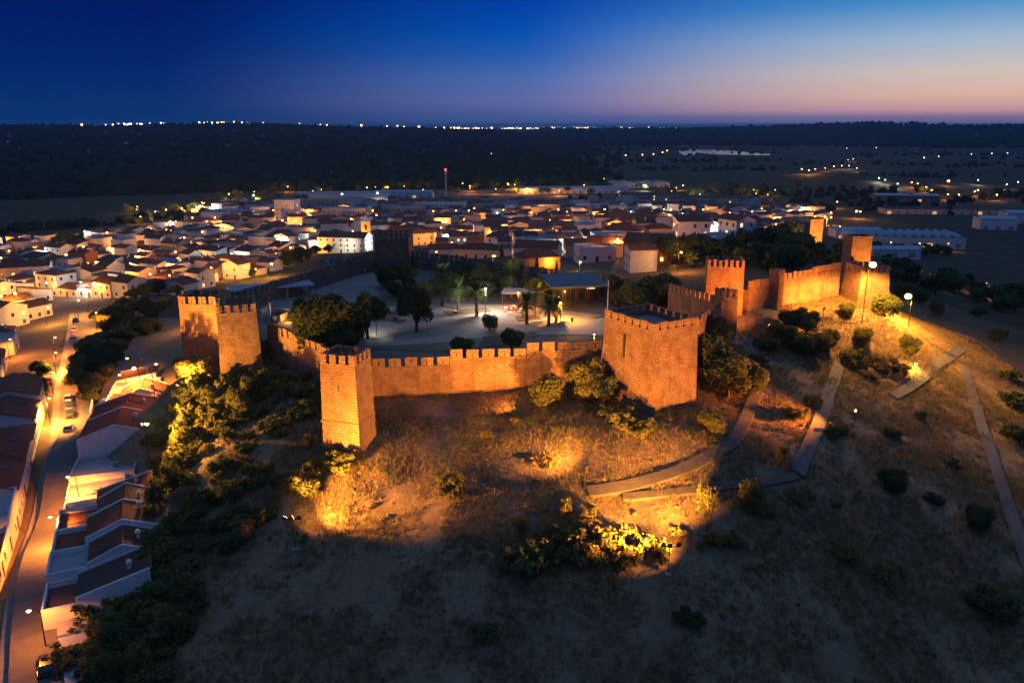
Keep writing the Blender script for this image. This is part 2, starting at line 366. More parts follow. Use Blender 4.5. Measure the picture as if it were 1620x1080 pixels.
def dup(root, parent=None):
    c = root.copy(); COL.objects.link(c); c.parent = parent
    for ch in root.children: dup(ch, c)
    return c
def light(kind, parent, loc, energy, color, radius=.15, aim=None, size=None, blend=.15, name='light'):
    ld = bpy.data.lights.new(name, kind); ld.energy = energy; ld.color = color; ld.shadow_soft_size = radius
    if kind == 'SPOT': ld.spot_size = size; ld.spot_blend = blend
    o = bpy.data.objects.new(name, ld); COL.objects.link(o); o.parent = parent; o.location = loc
    if aim is not None: o.rotation_euler = Vector(aim).to_track_quat('-Z', 'Y').to_euler()
    return o
def npmesh(name, V, F, mat):
    me = bpy.data.meshes.new(name); n = F.shape[1]
    me.vertices.add(len(V)); me.vertices.foreach_set('co', V.astype(np.float32).ravel())
    me.loops.add(F.size); me.loops.foreach_set('vertex_index', F.astype(np.int32).ravel())
    me.polygons.add(len(F)); me.polygons.foreach_set('loop_start', np.arange(0, F.size, n, dtype=np.int32))
    me.polygons.foreach_set('loop_total', np.full(len(F), n, dtype=np.int32))
    me.update(calc_edges=True); me.validate()
    if mat: me.materials.append(MATS[mat])
    return me
# ------------------------------------------------------------------ ground sheet
ang = np.concatenate([np.linspace(-46, 46, 250), np.arange(52, 309, 8.)]); ang = np.radians(ang)
rr = np.geomspace(14, 30000, 460)
A, RR = np.meshgrid(ang, rr); GX = RR*np.sin(A); GY = RR*np.cos(A); GZ = terrain(GX, GY)
nA, nR = len(ang), len(rr)
V = np.c_[GX.ravel(), GY.ravel(), GZ.ravel()]; V = np.vstack([V, [[0, 0, tz(0, 0)]]])
i0 = (np.arange(nR-1)[:, None]*nA+np.arange(nA)[None]).ravel(); i1 = (np.arange(nR-1)[:, None]*nA+(np.arange(nA)[None]+1) % nA).ravel()
F = np.c_[i0, i0+nA, i1+nA, i1]
me = npmesh('ground', V, F, 'ground')
cx, cyy = V[:, 0], V[:, 1]; r_ = np.hypot(cx, cyy); az_ = np.degrees(np.arctan2(cx, cyy))
T = np.tile(np.array([.30, .225, .14]), (len(V), 1))
TOWN_PX = [(-60, 400), (90, 385), (230, 372), (330, 335), (420, 318), (640, 303), (860, 292), (1060, 296), (1200, 315), (1310, 345), (1290, 365), (1220, 375), (1150, 398), (1080, 408), (1000, 436), (960, 428), (800, 402), (660, 388), (490, 398), (430, 430), (330, 452), (270, 472), (150, 505), (118, 545), (100, 600), (70, 700), (0, 900), (-60, 1000)]
pxs, pys, dps = proj(cx, cyy, V[:, 2])
tw_ = np.array([d > 5 and -80 < a < 1400 and inpoly(a, b, TOWN_PX) for a, b, d in zip(pxs, pys, dps)])
T[tw_] = (.15, .135, .12)
right = (sstep(150, 230, r_)*(cx > 30) > .5) & ~tw_; T[right] = (.13, .105, .065)
mead = (r_ > 260) & (r_ < 1100) & ~tw_; T[mead] = (.05, .056, .036)
fld = (r_ >= 900) & (az_ > 1); T[fld] = (.065, .06, .04)
stripe = (vnoise(cx/260, cyy/70, 9) > .15) & fld; T[stripe] = (.04, .043, .028)
wood = (r_ > 930) & (az_ <= 2.5+5*vnoise(cx/350, cyy/350, 31)); T[wood] = (.04, .05, .032)
T[(r_ > 2700)] = (.04, .05, .032)
ca = me.color_attributes.new('tint', 'FLOAT_COLOR', 'POINT'); ca.data.foreach_set('color', np.c_[T, np.ones(len(T))].astype(np.float32).ravel())
me.polygons.foreach_set('use_smooth', [True]*len(me.polygons))
tag(link('ground', me), kind='structure')
def resample(pts, step=2.0):
    pts = [Vector((p[0], p[1])) for p in pts]; out = []
    n = len(pts)
    for i in range(n-1):
        p0 = pts[max(i-1, 0)]; p1 = pts[i]; p2 = pts[i+1]; p3 = pts[min(i+2, n-1)]
        k = max(1, int((p2-p1).length/step))
        for j in range(k):
            t_ = j/k; out.append(.5*((2*p1)+(p2-p0)*t_+(2*p0-5*p1+4*p2-p3)*t_*t_+(3*p1-p0-3*p2+p3)*t_**3))
    out.append(pts[-1]); return out
def strip(name, pts, width, mat, lift=.06, thick=.4, step=2.0, smooth_z=0, off=0):
    """ribbon laid on the ground; smooth_z > 0: each edge follows the smoothed ground on its own side"""
    c = resample(pts, step if smooth_z == 0 else 1.0); vs = []; za = []; zb = []
    for i, p in enumerate(c):
        d = (c[min(i+1, len(c)-1)]-c[max(i-1, 0)]).normalized(); nrm = Vector((d.y, -d.x)); p = p+nrm*off
        w = (width[0]+(width[1]-width[0])*i/(len(c)-1) if hasattr(width, '__len__') else width)/2
        a, b = p-nrm*w, p+nrm*w; ta, tb, tp = tz(a.x, a.y), tz(b.x, b.y), tz(p.x, p.y); vs.append((a, b))
        if smooth_z: q = max(0, tp-(ta+tb)/2); za.append(ta+q+lift); zb.append(tb+q+lift)
        else: z = max(ta, tb, tp)+lift; za.append(z); zb.append(z)
    for _ in range(smooth_z*3):
        za = [(za[max(i-1, 0)]+2*za[i]+za[min(i+1, len(za)-1)])/4 for i in range(len(za))]; zb = [(zb[max(i-1, 0)]+2*zb[i]+zb[min(i+1, len(zb)-1)])/4 for i in range(len(zb))]
    m_ = MB(); k = len(vs); P = []
    for (a, b), z0, z1 in zip(vs, za, zb): P += [(a.x, a.y, z0), (b.x, b.y, z1), (a.x, a.y, z0-thick), (b.x, b.y, z1-thick)]
    Fs = []
    for i in range(k-1):
        a = i*4; b = a+4
        Fs += [(a, a+1, b+1, b), (a+1, a+3, b+3, b+1), (a+2, a, b, b+2), (a+2, b+2, b+3, a+3)]
    Fs += [(0, 2, 3, 1), (k*4-4, k*4-3, k*4-1, k*4-2)]
    m_.add(P, Fs); return tag(m_.build(name, mat), kind='structure')
# streets on the left
ST = [(-38, 52), (-57.0, 86), (-73.5, 121), (-83, 142), (-99, 172), (-113.5, 202), (-128, 231), (-142, 258)]
strip('street', ST, (6.6, 6.2), 'asphalt', lift=.12, thick=.6)
strip('pavement', ST, 1.3, 'pavement', lift=.24, thick=.8, off=-3.9)
BR = [(-75, 124), (-81, 148), (-88, 168), (-97, 193), (-104, 215), (-106, 240)]
strip('side_street', BR, 5.2, 'asphalt', lift=.135, thick=.6)
strip('pavement', [(-41, 66), (-50.0, 80), (-53.5, 86)], 4.2, 'concrete', lift=.26, thick=.9)
# footpaths and raised ramps on the hill
def P2(px, py):
    g = G(px, py); return (g.x, g.y)
strip('footpath', [P2(*p) for p in [(930, 782), (1000, 770), (1080, 745), (1150, 708), (1172, 680), (1190, 640), (1206, 604), (1211, 584)]], 1.7, 'path_earth', lift=.4, thick=1.0, smooth_z=3)
strip('footpath', [P2(*p) for p in [(985, 790), (1080, 780), (1180, 768), (1260, 755)]], 1.2, 'path_earth', lift=.36, thick=1.0, smooth_z=3)
strip('ramp', [P2(*p) for p in [(1262, 752), (1298, 665), (1328, 578)]], 1.95, 'ramp_slab', lift=.34, thick=1.2, smooth_z=5)
strip('ramp', [P2(*p) for p in [(1412, 628), (1470, 588), (1522, 552)]], 1.8, 'ramp_slab', lift=.34, thick=1.2, smooth_z=5)
strip('ramp', [P2(*p) for p in [(1700, 1080), (1615, 862), (1562, 700), (1524, 580)]], 2.0, 'ramp_slab', lift=.34, thick=1.2, smooth_z=5)
strip('ramp', [P2(*p) for p in [(1170, 520), (1192, 552), (1212, 582)]], 1.8, 'ramp_slab', lift=.2, thick=.8, smooth_z=4)
# ================================================================== CASTLE
CASTLE = [(-47, 134), (-43.5, 137.5), (-25, 117.5), (13, 121.5), (24, 119.5), (37, 141), (41, 155), (24, 171), (2, 190), (-22, 212), (-36, 207), (-46, 182), (-60, 158), (-56, 140)]
COURT = 7.0
MB().prism([(p[0], p[1]) for p in CASTLE], 2.5, COURT).build('courtyard', 'court')
tag(bpy.data.objects['courtyard'], kind='structure')
def merlon_mesh(w, t, h, mat, slit=True):
    m_ = MB(); a = w/2
    if slit and w > 1.2:
        sl = .09
        m_.box(-a, -sl, -t/2, t/2, 0, h); m_.box(sl, a, -t/2, t/2, 0, h); m_.box(-sl, sl, -t/2+.05, t/2-.05, h*.62, h-.04); m_.box(-sl, sl, -t/2+.05, t/2-.05, 0, h*.22); m_.box(-sl, sl, t/2-.3, t/2-.06, h*.22, h*.62)
    else: m_.box(-a, a, -t/2, t/2, 0, h)
    m_.box(-a-.04, a+.04, -t/2-.04, t/2+.04, h, h+.1)
    return m_.mesh('merlon', mat, uv=True)
_mc = {}
def merlons(root, a, b, z, w, gap, h, t, mat, inset=.28):
    """merlons along local edge a->b (outer face to the right hand of travel)"""
    a = Vector(a[:2]); b = Vector(b[:2]); d = b-a; n = max(2, round((d.length+gap)/(w+gap))); step = (d.length+gap)/n; ww = step-gap
    ww = round(ww, 2); key = (ww, h, t, mat)
    if key not in _mc: _mc[key] = merlon_mesh(ww, t, h, mat)
    d.normalize(); nrm = Vector((-d.y, d.x)); rz = math.atan2(d.y, d.x)
    for i in range(n):
        p = a+d*(i*step+ww/2)+nrm*inset
        link('merlon', _mc[key], root, (p.x, p.y, z+random.uniform(-.16, .02)), (random.gauss(0, .012), random.gauss(0, .012), rz+random.gauss(0, .02)))
def tower(label, quad, z0, z1, name='castle_tower', mat='sandstone', mw=.95, gap=.5, mh=1.25, mt=.5, batter=.35, ledge=None, plinth=True, grp='castle towers', par=.55, slits=()):
    """quad counter-clockwise in world XY; parapet with merlons round the top"""
    c = Vector((sum(p[0] for p in quad)/4, sum(p[1] for p in quad)/4)); q = [Vector(p)-c for p in quad]
    root = thing(name, label, 'tower', (c.x, c.y, z0), 0, grp); H = z1-z0-mh
    m_ = MB(); m_.prism(q, -3, H-par, batter=batter)
    m_.build('shaft', mat, root, uv=True)
    # parapet ring
    pr = MB()
    inn = [p*(1-mt*2/ (p.length*1.35)) for p in q]
    n = 4; vs = [(p.x, p.y, H-par) for p in q]+[(p.x, p.y, H) for p in q]+[(p.x, p.y, H-par) for p in inn]+[(p.x, p.y, H) for p in inn]
    fs = []
    for i in range(4):
        j = (i+1) % 4; fs += [(i, j, 4+j, 4+i), (4+i, 4+j, 12+j, 12+i), (8+j, 8+i, 12+i, 12+j)]
    pr.add(vs, fs).build('parapet', mat, root, uv=True)
    fl = MB(); fl.prism([p*.96 for p in inn], H-par-.05, H-par+.06); fl.build('roof_terrace', 'pavement', root)
    for i in range(4): merlons(root, q[i], q[(i+1) % 4], H, mw, gap, mh, mt, mat)
    if ledge:
        for lz in ledge:
            k = 1.035+batter*(1-(lz)/max(H, 1))/3.5
            MB().prism([p*k for p in q], lz, lz+.22).build('string_course', mat, root, uv=True)
    for (i, u, zz, w_, h_) in slits:
        a, b = q[i], q[(i+1) % 4]; p = a.lerp(b, u); d = (b-a).normalized(); nn = Vector((d.y, -d.x)); k = batter*(1-zz/H)*.8
        o = MB().box(-w_/2, w_/2, -.04, .3, 0, h_).build('arrow_slit', 'iron', root); p = p+nn*(k); o.location = (p.x, p.y, zz); o.rotation_euler = (0, 0, math.atan2(d.y, d.x))
    return root
def wall(label, a, b, z0, ztops, thick=1.7, mat='sandstone', mw=1.95, gap=.62, mh=1.35, mt=.5, group='castle curtain walls', base_step=False, name='castle_wall', batter=.25):
    """curtain wall with its outer face to the right of a->b; ztops = list of step heights (top of merlons)"""
    a = Vector(a); b = Vector(b); d = b-a; Lw = d.length; rz = math.atan2(d.y, d.x)
    root = thing(name, label, 'wall', (a.x, a.y, z0), rz, group); k = len(ztops)
    for i, zt in enumerate(ztops):
        x0, x1 = Lw*i/k, Lw*(i+1)/k; H = zt-z0-mh
        m_ = MB(); m_.add([(x0, -batter, -4), (x1, -batter, -4), (x1, thick, -4), (x0, thick, -4), (x0, 0, H-.5), (x1, 0, H-.5), (x1, thick, H-.5), (x0, thick, H-.5)],
                           [(0, 3, 2, 1), (4, 5, 6, 7), (0, 1, 5, 4), (1, 2, 6, 5), (2, 3, 7, 6), (3, 0, 4, 7)])
        m_.box(x0, x1, .0, mt, H-.498, H)
        m_.build('wall_body', mat, root, uv=True)
        merlons(root, (x0+.1, 0), (x1-.1, 0), H, mw, gap, mh, mt, mat)
    if base_step: MB().box(0, Lw*.36, -.75, 0, -3, .35).box(0, Lw*.24, -1.3, 0, -3, -.4).build('plinth', mat, root, uv=True)
    return root
def rect(o, u, w, d):
    """rectangle from corner o along unit dir u (width w), depth d to the left, CCW"""
    o = Vector(o); u = Vector(u).normalized(); v = Vector((-u.y, u.x)); return [tuple(o), tuple(o+u*w), tuple(o+u*w+v*d), tuple(o+v*d)]
# the towers of the front
tower('tall square sandstone tower standing forward of the curtain wall, plain lit faces', rect((-25.7, 102.0), (5.0, -1.5), 5.2, 4.6), 1.0, 14.6, ledge=[4.0], slits=[(0, .5, 8.5, .12, .9)])
wall('short dark spur wall joining the forward tower to the curtain', (-21.6, 105.5), (-21.6, 117.5), 1.0, [9.6], thick=1.6, mw=1.4)
tower('massive broad sandstone tower with wide crenellated roof terrace above the footpath', [(19.8, 107.8), (27.0, 112.0), (21.2, 121.2), (14.0, 117.0)], 3.4, 17.2, mw=1.15, gap=.42, mh=1.05, batter=.5, slits=[(3, .45, 7.5, .3, 3.5)])
tower('square sandstone tower with pale rubble patches where curtain wall turns', rect((-49.4, 129.6), (6.0, 2.0), 6.4, 7.2), 1.0, 14.8, mw=.95, batter=.6)
tower('weathered sandstone tower beyond the rubble-patched one, shrubs at its foot', rect((-58.0, 135.4), (6.9, -.3), 6.6, 6.5), 1.5, 15.2, mw=1.3, gap=.55, batter=.4)
wall('sandstone curtain wall falling towards the forward tower, bushes at its foot', (-43.4, 136.6), (-24.5, 117.3), 1.5, [10.2, 9.9, 9.6], mw=1.3, gap=.55)
wall('stepped sandstone curtain wall between the forward tower and the broad tower', (-21.6, 117.4), (14.2, 121.6), 2.2, [9.3, 10.3, 11.1], base_step=True)
wall('sandstone curtain wall behind the trees beside the broad tower', (25.0, 118.0), (38.2, 140.8), 4.5, [12.8, 13.4], mw=1.4, gap=.5)
tower('small sandstone turret in front of the high gate tower', rect((38.2, 141.2), (1, .25), 3.0, 3.2), 6.0, 15.0, mw=.75, gap=.45, mh=1.1, batter=.25, name='castle_turret')
tower('high sandstone gate tower with ribbed upper wall', rect((37.8, 152.2), (6.6, -1.0), 6.9, 5.2), 6.0, 18.9, mw=.6, gap=.5, mh=1.3, batter=.35)
wall('low crenellated wall of the gate passage before the high tower', (31.5, 157.5), (38.2, 144.6), 5.5, [13.2], mw=.8, gap=.5, thick=1.0)
wall('long sandstone town wall running from the gate tower to the bastion', (46.5, 153.0), (71.0, 170.0), 8.2, [14.6, 15.0, 15.4], mw=1.2, gap=.5)
tower('narrow unlit turret halfway along the long town wall', rect((53.0, 155.8), (.82, .57), 1.7, 2.4), 8.0, 16.2, mw=.6, gap=.4, mh=1.0, name='castle_turret', grp='castle towers')
tower('sandstone bastion at the end of the long town wall, beside the bright lamp', rect((73.0, 164.4), (1, .12), 6.4, 6.4), 6.6, 15.4, mw=1.0, mh=1.2, batter=.9)
tower('floodlit bare tower behind the bastion', rect((84.2, 196.5), (1, .05), 5.0, 5.0), 1.0, 17.4, mw=2.2, gap=.01, mh=.5, batter=.2, grp='outlying towers')
tower('floodlit outlying tower among the trees towards the town', rect((103.5, 277), (1, .1), 4.6, 4.6), 1.0, 12.4, mw=2.2, gap=.01, mh=.5, batter=.1, grp='outlying towers')
wall('low town wall linking the bastion to the bare floodlit tower', (79.0, 170.5), (85.5, 196.0), 4.5, [11.5], mw=1.4)
# the back of the enclosure
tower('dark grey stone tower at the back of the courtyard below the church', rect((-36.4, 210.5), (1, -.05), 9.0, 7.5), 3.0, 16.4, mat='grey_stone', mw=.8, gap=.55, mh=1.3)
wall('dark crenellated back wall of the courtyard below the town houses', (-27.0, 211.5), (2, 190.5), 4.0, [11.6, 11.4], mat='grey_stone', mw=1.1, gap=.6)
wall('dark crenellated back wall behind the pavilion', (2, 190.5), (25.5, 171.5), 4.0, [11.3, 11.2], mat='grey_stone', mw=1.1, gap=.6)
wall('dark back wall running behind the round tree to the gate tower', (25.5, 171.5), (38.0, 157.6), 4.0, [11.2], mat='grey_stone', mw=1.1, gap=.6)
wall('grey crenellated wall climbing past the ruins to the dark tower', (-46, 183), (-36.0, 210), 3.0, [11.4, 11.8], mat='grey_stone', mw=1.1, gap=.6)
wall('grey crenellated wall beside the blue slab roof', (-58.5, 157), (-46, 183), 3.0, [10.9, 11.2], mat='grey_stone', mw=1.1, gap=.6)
wall('short sandstone wall stub with lit merlons beyond the weathered tower', (-57.2, 140.6), (-58.5, 157), 2.5, [12.2], mw=1.1, gap=.6)
# ================================================================== COURTYARD
def GC(px, py, z=COURT): return at(px, py, z)
def flat(name, pxs_, z, mat, thick=.3, kind='structure'):
    pts = [GC(x, y, z) for x, y in pxs_]; a = sum((pts[i].x*pts[(i+1) % len(pts)].y-pts[(i+1) % len(pts)].x*pts[i].y) for i in range(len(pts)))
    if a < 0: pts = pts[::-1]
    o = MB().prism([(p.x, p.y) for p in pts], z-thick, z).build(name, mat); return tag(o, kind=kind)
flat('plaza', [(560, 548), (690, 543), (800, 528), (900, 520), (952, 498), (880, 490), (800, 482), (700, 480), (600, 486), (585, 500)], COURT+.03, 'plaza')
flat('terrace', [(845, 528), (958, 530), (975, 500), (935, 505)], COURT+.07, 'concrete')
flat('planting_bed', [(700, 492), (768, 486), (778, 492), (712, 500)], COURT+.12, 'dry_soil')
flat('planting_bed', [(815, 500), (850, 497), (856, 504), (820, 508)], COURT+.12, 'dry_soil')
flat('excavation_floor', [(395, 470), (480, 500), (600, 470), (600, 430), (470, 440)], COURT+.05, 'ruin')
flat('lawn', [(600, 478), (690, 474), (700, 466), (610, 462)], COURT+.06, 'lawn'); flat('lawn', [(560, 552), (700, 556), (800, 545), (850, 530), (800, 534), (690, 548), (560, 550)], COURT+.08, 'lawn'); flat('planting_bed', [(800, 486), (845, 482), (850, 488), (806, 491)], COURT+.1, 'dry_soil')
# ruins: low rubble walls in the dig
ri = 0
for (x0, y0, x1, y1) in [(505, 415, 600, 412), (505, 425, 590, 422), (520, 410, 515, 436), (548, 408, 545, 432), (575, 408, 578, 434), (420, 498, 470, 505), (430, 488, 436, 512), (600, 495, 650, 500), (590, 505, 640, 510)]:
    a, b = GC(x0, y0), GC(x1, y1); d = b-a; root = thing('ruined_wall', 'low grey rubble wall stub in the courtyard excavation', 'ruin', (a.x, a.y, COURT), math.atan2(d.y, d.x), 'rubble walls of the excavation')
    m_ = MB(); n = max(3, int(d.length/1.2))
    for i in range(n): m_.box(d.length*i/n, d.length*(i+1)/n-.02, -.35-random.random()*.1, .35+random.random()*.1, -.2, .5+random.random()*.7)
    m_.build('rubble', 'ruin', root, uv=False); ri += 1
# slab-roofed cover over the cistern (blue-grey in the dusk)
c = GC(430, 470); root = thing('cistern_cover', 'long low flat-roofed shelter beside the grey wall, blue-grey roof', 'shelter', (c.x, c.y, COURT), R(25))
MB().box(-9, 9, -3, 3, 2.4, 2.7).build('roof', 'roof_metal', root)
for x in (-8.5, -3, 3, 8.5):
    for y in (-2.7, 2.7): MB().box(x-.12, x+.12, y-.12, y+.12, 0, 2.4).build('post', 'concrete', root)
MB().box(-8.7, 8.7, 2.5, 2.62, 0, 2.4).build('back_panel', 'concrete', root)
# white floodlit stub (lift housing) near the curtain
c = GC(445, 505); root = thing('ruined_house', 'roofless excavated house with pale walls and a small lamp', 'ruin', (c.x, c.y, COURT), R(-12))
MB().box(-3.5, -3, -2, 2, 0, 2.2).box(-3.0, 1.0, 1.6, 2.0, 0, 1.8).box(.6, 1.0, -2, 1.6, 0, 1.3).build('wall', 'plaster3', root)
MB().box(-1.6, -1.2, -2.0, -1.6, 0, 3.6).build('pillar', 'plaster1', root); MB().sphere((2.6, -1.8, .5), .18).build('lamp', 'bulb_warm', root); light('POINT', root, (2.6, -2.1, .8), 500, WARM)
# pavilion
a, b = GC(875, 486), GC(958, 482); d = b-a; Lp = d.length
pv = thing('pavilion', 'dark timber cafe pavilion with broad flat roof in the courtyard', 'pavilion', (a.x, a.y, COURT), math.atan2(d.y, d.x))
MB().box(.6, Lp-.4, 3.5, 9.5, 0, 3.6).build('back_room', 'wood_dark', pv)
MB().box(0, Lp, -.4, 3.5, 0, .45).build('deck', 'wood_dark', pv)
m_ = MB(); m_.add([(-.8, -1.2, 4.2), (Lp+.5, -1.2, 4.2), (Lp+.5, 10.5, 4.9), (-.8, 10.5, 4.9), (-.8, -1.2, 4.5), (Lp+.5, -1.2, 4.5), (Lp+.5, 10.5, 5.2), (-.8, 10.5, 5.2)], [(0, 3, 2, 1), (4, 5, 6, 7), (0, 1, 5, 4), (1, 2, 6, 5), (2, 3, 7, 6), (3, 0, 4, 7)]); m_.build('roof', 'pavilion_roof', pv)
for x in (.2, Lp*.33, Lp*.66, Lp-.2): MB().box(x-.09, x+.09, -.2, 0, .45, 4.25).build('post', 'iron', pv)
for x in np.linspace(1.2, Lp-2.4, 4): w_ = MB().box(x, x+1.5, 3.42, 3.5, .5, 2.9).build('window', 'glass_dark', pv)
MB().box(Lp-3.2, Lp-1.4, 3.3, 3.4, 2.9, 3.1).build('strip_lamp', 'window_lit', pv); MB().sphere((3.4, 3.1, 2.6), .13).build('lamp', 'bulb_warm', pv); light('POINT', pv, (3.4, 2.6, 2.5), 90, WARM)
# flagpole
c = GC(961, 492); fp = thing('flagpole', 'tall white flagpole beside the pavilion, no flag', 'flagpole', (c.x, c.y, COURT)); MB().tube([(0, 0, 0), (0, 0, 6.2)], [.09, .06]).build('pole', 'white_paint', fp); MB().sphere((0, 0, 6.3), .12).build('finial', 'white_paint', fp)
# pergola with tables
a = GC(795, 484); pg = thing('pergola', 'open canvas-roofed pergola over cafe tables', 'pergola', (a.x, a.y, COURT), R(-8))
for x in (0, 4, 8):
    for y in (0, 4): MB().box(x-.07, x+.07, y-.07, y+.07, 0, 2.7).build('post', 'wood_dark', pg)
MB().add([(-.3, -.4, 2.75), (8.4, -.4, 2.75), (8.4, 4.4, 3.0), (-.3, 4.4, 3.0), (-.3, -.4, 2.82), (8.4, -.4, 2.82), (8.4, 4.4, 3.07), (-.3, 4.4, 3.07)], [(0, 3, 2, 1), (4, 5, 6, 7), (0, 1, 5, 4), (1, 2, 6, 5), (2, 3, 7, 6), (3, 0, 4, 7)]).build('canopy', 'canvas', pg)
tb = None
for i, (x, y) in enumerate([(800, 492), (812, 489), (825, 494), (838, 489), (806, 499), (830, 500)]):
    c = GC(x, y)
    if tb is None:
        tb = thing('cafe_table', 'small round cafe table near the pergola', 'table', c, 0, 'cafe tables'); MB().tube([(0, 0, .71), (0, 0, .75)], .45, 10).build('table_top', 'white_paint', tb); MB().tube([(0, 0, 0), (0, 0, .71)], .04).build('leg', 'iron', tb); MB().tube([(0, 0, 0), (0, 0, .03)], .25, 8).build('foot', 'iron', tb); o = tb
    else: o = dup(tb)
    o.location = c; o.rotation_euler.z = i
chp = None
for i, (x, y) in enumerate([(796, 494), (804, 495), (809, 492), (816, 491), (821, 496), (829, 497), (834, 491), (843, 491), (826, 503), (834, 503)]):
    c = GC(x, y)
    if chp is None:
        chp = thing('cafe_chair', 'plain cafe chair drawn up to a small round table', 'chair', c, 0, 'cafe chairs'); MB().box(-.22, .22, -.22, .22, .43, .47).build('seat', 'canvas', chp); MB().box(-.22, .22, .18, .22, .47, .9).build('backrest', 'canvas', chp)
        for u in (-.2, .2):
            for v in (-.2, .2): MB().box(u-.02, u+.02, v-.02, v+.02, 0, .43).build('leg', 'iron', chp)
        o = chp
    else: o = dup(chp)
    o.location = c; o.rotation_euler.z = i*1.3
c = GC(905, 509); lb = thing('litter_bin', 'small dark litter bin by the blue-topped lamp', 'bin', c); MB().tube([(0, 0, 0), (0, 0, .8)], [.22, .26], 10).build('bucket', 'iron', lb); MB().tube([(0, 0, .8), (0, 0, .86)], .28, 10).build('rim', 'steel', lb)
# ochre house built against the back wall of the court
a = at(829, 442, COURT); b = at(886, 438, COURT); d = b-a; oh = thing('gatehouse', 'ochre lit wall block with tiled roof at the back of the courtyard', 'building', (a.x, a.y, COURT), math.atan2(d.y, d.x))
MB().box(0, d.length, 0, 7, 0, 5.2).build('wall', 'plaster_ochre', oh)
m_ = MB(); w_ = d.length; m_.add([(-.4, -.4, 5.2), (w_+.4, -.4, 5.2), (w_+.4, 7.4, 5.2), (-.4, 7.4, 5.2), (2, 3.5, 7.0), (w_-2, 3.5, 7.0)], [(0, 1, 5, 4), (1, 2, 5), (2, 3, 4, 5), (3, 0, 4), (0, 3, 2, 1)]); m_.build('roof', 'roof0', oh, uv=True)
for x in (1.5, 4.5): MB().box(x, x+.9, -.06, .02, 1.2, 2.9).build('window', 'glass_dark', oh)
MB().sphere((w_*.68, -.5, 4.2), .16).build('lamp', 'bulb_sodium', oh); light('POINT', oh, (w_*.68, -1.0, 4.1), 900, SOD)
# ================================================================== VEGETATION PROTOTYPES
def leaves(blobs, n, size, squash=1.0, inner=.55, seed=0, up=.0, elong=1.0, low=-.7):
    g = np.random.default_rng(seed); vol = np.array([b_[3]**2 for b_ in blobs]); pick = g.choice(len(blobs), n, p=vol/vol.sum())
    B = np.array(blobs, float)[pick]
    d = g.normal(size=(n, 3)); d /= np.linalg.norm(d, axis=1)[:, None]; d[:, 2] = np.where(d[:, 2] < low, -d[:, 2]*.6, d[:, 2])
    r = (inner+(1.08-inner)*g.random(n)**.6)[:, None]
    P = B[:, :3]+d*r*B[:, 3:4]*np.array([1, 1, squash])
    nrm = d+g.normal(size=(n, 3))*.7; nrm /= np.linalg.norm(nrm, axis=1)[:, None]
    u = np.cross(nrm, g.normal(size=(n, 3))); u /= np.linalg.norm(u, axis=1)[:, None]; w = np.cross(nrm, u)
    if up: u = u*(1-up)+np.array([0, 0, 1.])*up
    s_ = size*(.6+.8*g.random(n))[:, None]
    V = np.stack([P-u*s_*elong, P+w*s_*.55, P+u*s_*elong, P-w*s_*.55], 1).reshape(-1, 3)
    return V, np.arange(4*n).reshape(-1, 4)
def trunk_mb(h, r, limbs, seed=0):
    g = random.Random(seed); m_ = MB(); m_.tube([(0, 0, -.6), (0, 0, .1), (g.uniform(-.1, .1), g.uniform(-.1, .1), h*.6), (g.uniform(-.2, .2), g.uniform(-.2, .2), h)], [r*1.5, r*1.15, r*.85, r*.7], 8)
    for l in limbs: m_.tube([(0, 0, h*.75), (l[0]*.4, l[1]*.4, h+(l[2]-h)*.55), (l[0]*.8, l[1]*.8, l[2])], [r*.55, r*.4, r*.15], 6)
    return m_
PROTO = {}
def proto_tree(key, h, r, blobs, n, size, lmat, squash=.85, seed=0, **k):
    tm = trunk_mb(h, r, [b_ for b_ in blobs[:6]], seed).mesh('trunk', 'bark', smooth=True)
    V, F_ = leaves(blobs, n, size, squash, seed=seed, **k); PROTO[key] = (tm, npmesh('crown', V, F_, lmat))
def blobset(n, R_, H, rr_, seed, zvar=.6):
    g = random.Random(seed); o = [(0, 0, H, rr_*1.15)]
    for i in range(n):
        a = i*2.4+g.random(); q = R_*(.45+.55*g.random()); o.append((math.cos(a)*q, math.sin(a)*q, H+g.uniform(-zvar, zvar)*rr_, rr_*g.uniform(.5, .95)))
    return o
for kk, lm in (('dark', 'leaf_dark'), ('mid', 'leaf_mid'), ('olive', 'leaf_olive')):
    proto_tree('broad_'+kk, 1.7, .28, blobset(11, 2.35, 3.9, 1.75, 3, .95), 5200, .23, lm, seed=3)
    proto_tree('round_'+kk, .9, .2, blobset(10, 1.7, 2.3, 1.5, 5, .75), 4600, .2, lm, seed=5)
proto_tree('shrub_olive', .3, .09, blobset(13, 1.15, .68, .5, 8, .9), 1700, .12, 'leaf_olive', seed=8, inner=.35)
proto_tree('shrub_mid', .3, .09, blobset(13, 1.15, .7, .5, 9, .9), 1700, .12, 'leaf_mid', seed=9, inner=.35)
proto_tree('shrub_dark', .3, .09, blobset(13, 1.2, .65, .5, 10, .9), 1700, .12, 'leaf_dark', seed=10, inner=.35)
proto_tree('shrub_dry', .3, .06, blobset(12, 1.1, .6, .45, 12, .9), 1500, .10, 'leaf_dry', seed=12, up=.45, elong=1.7, inner=.2)
proto_tree('spray', .4, .07, blobset(9, .75, 1.3, .55, 14, 1.3), 1200, .11, 'leaf_olive', squash=1.5, seed=14, up=.5, elong=1.6, inner=.15)
proto_tree('cypress', .5, .16, [(0, 0, 1.0+.75*i, .75-.07*i) for i in range(8)], 2600, .16, 'leaf_dark', squash=1.2, seed=15)
proto_tree('small_far', 1.0, .2, blobset(7, 1.8, 2.5, 1.5, 16, .8), 520, .55, 'leaf_dark', seed=16)
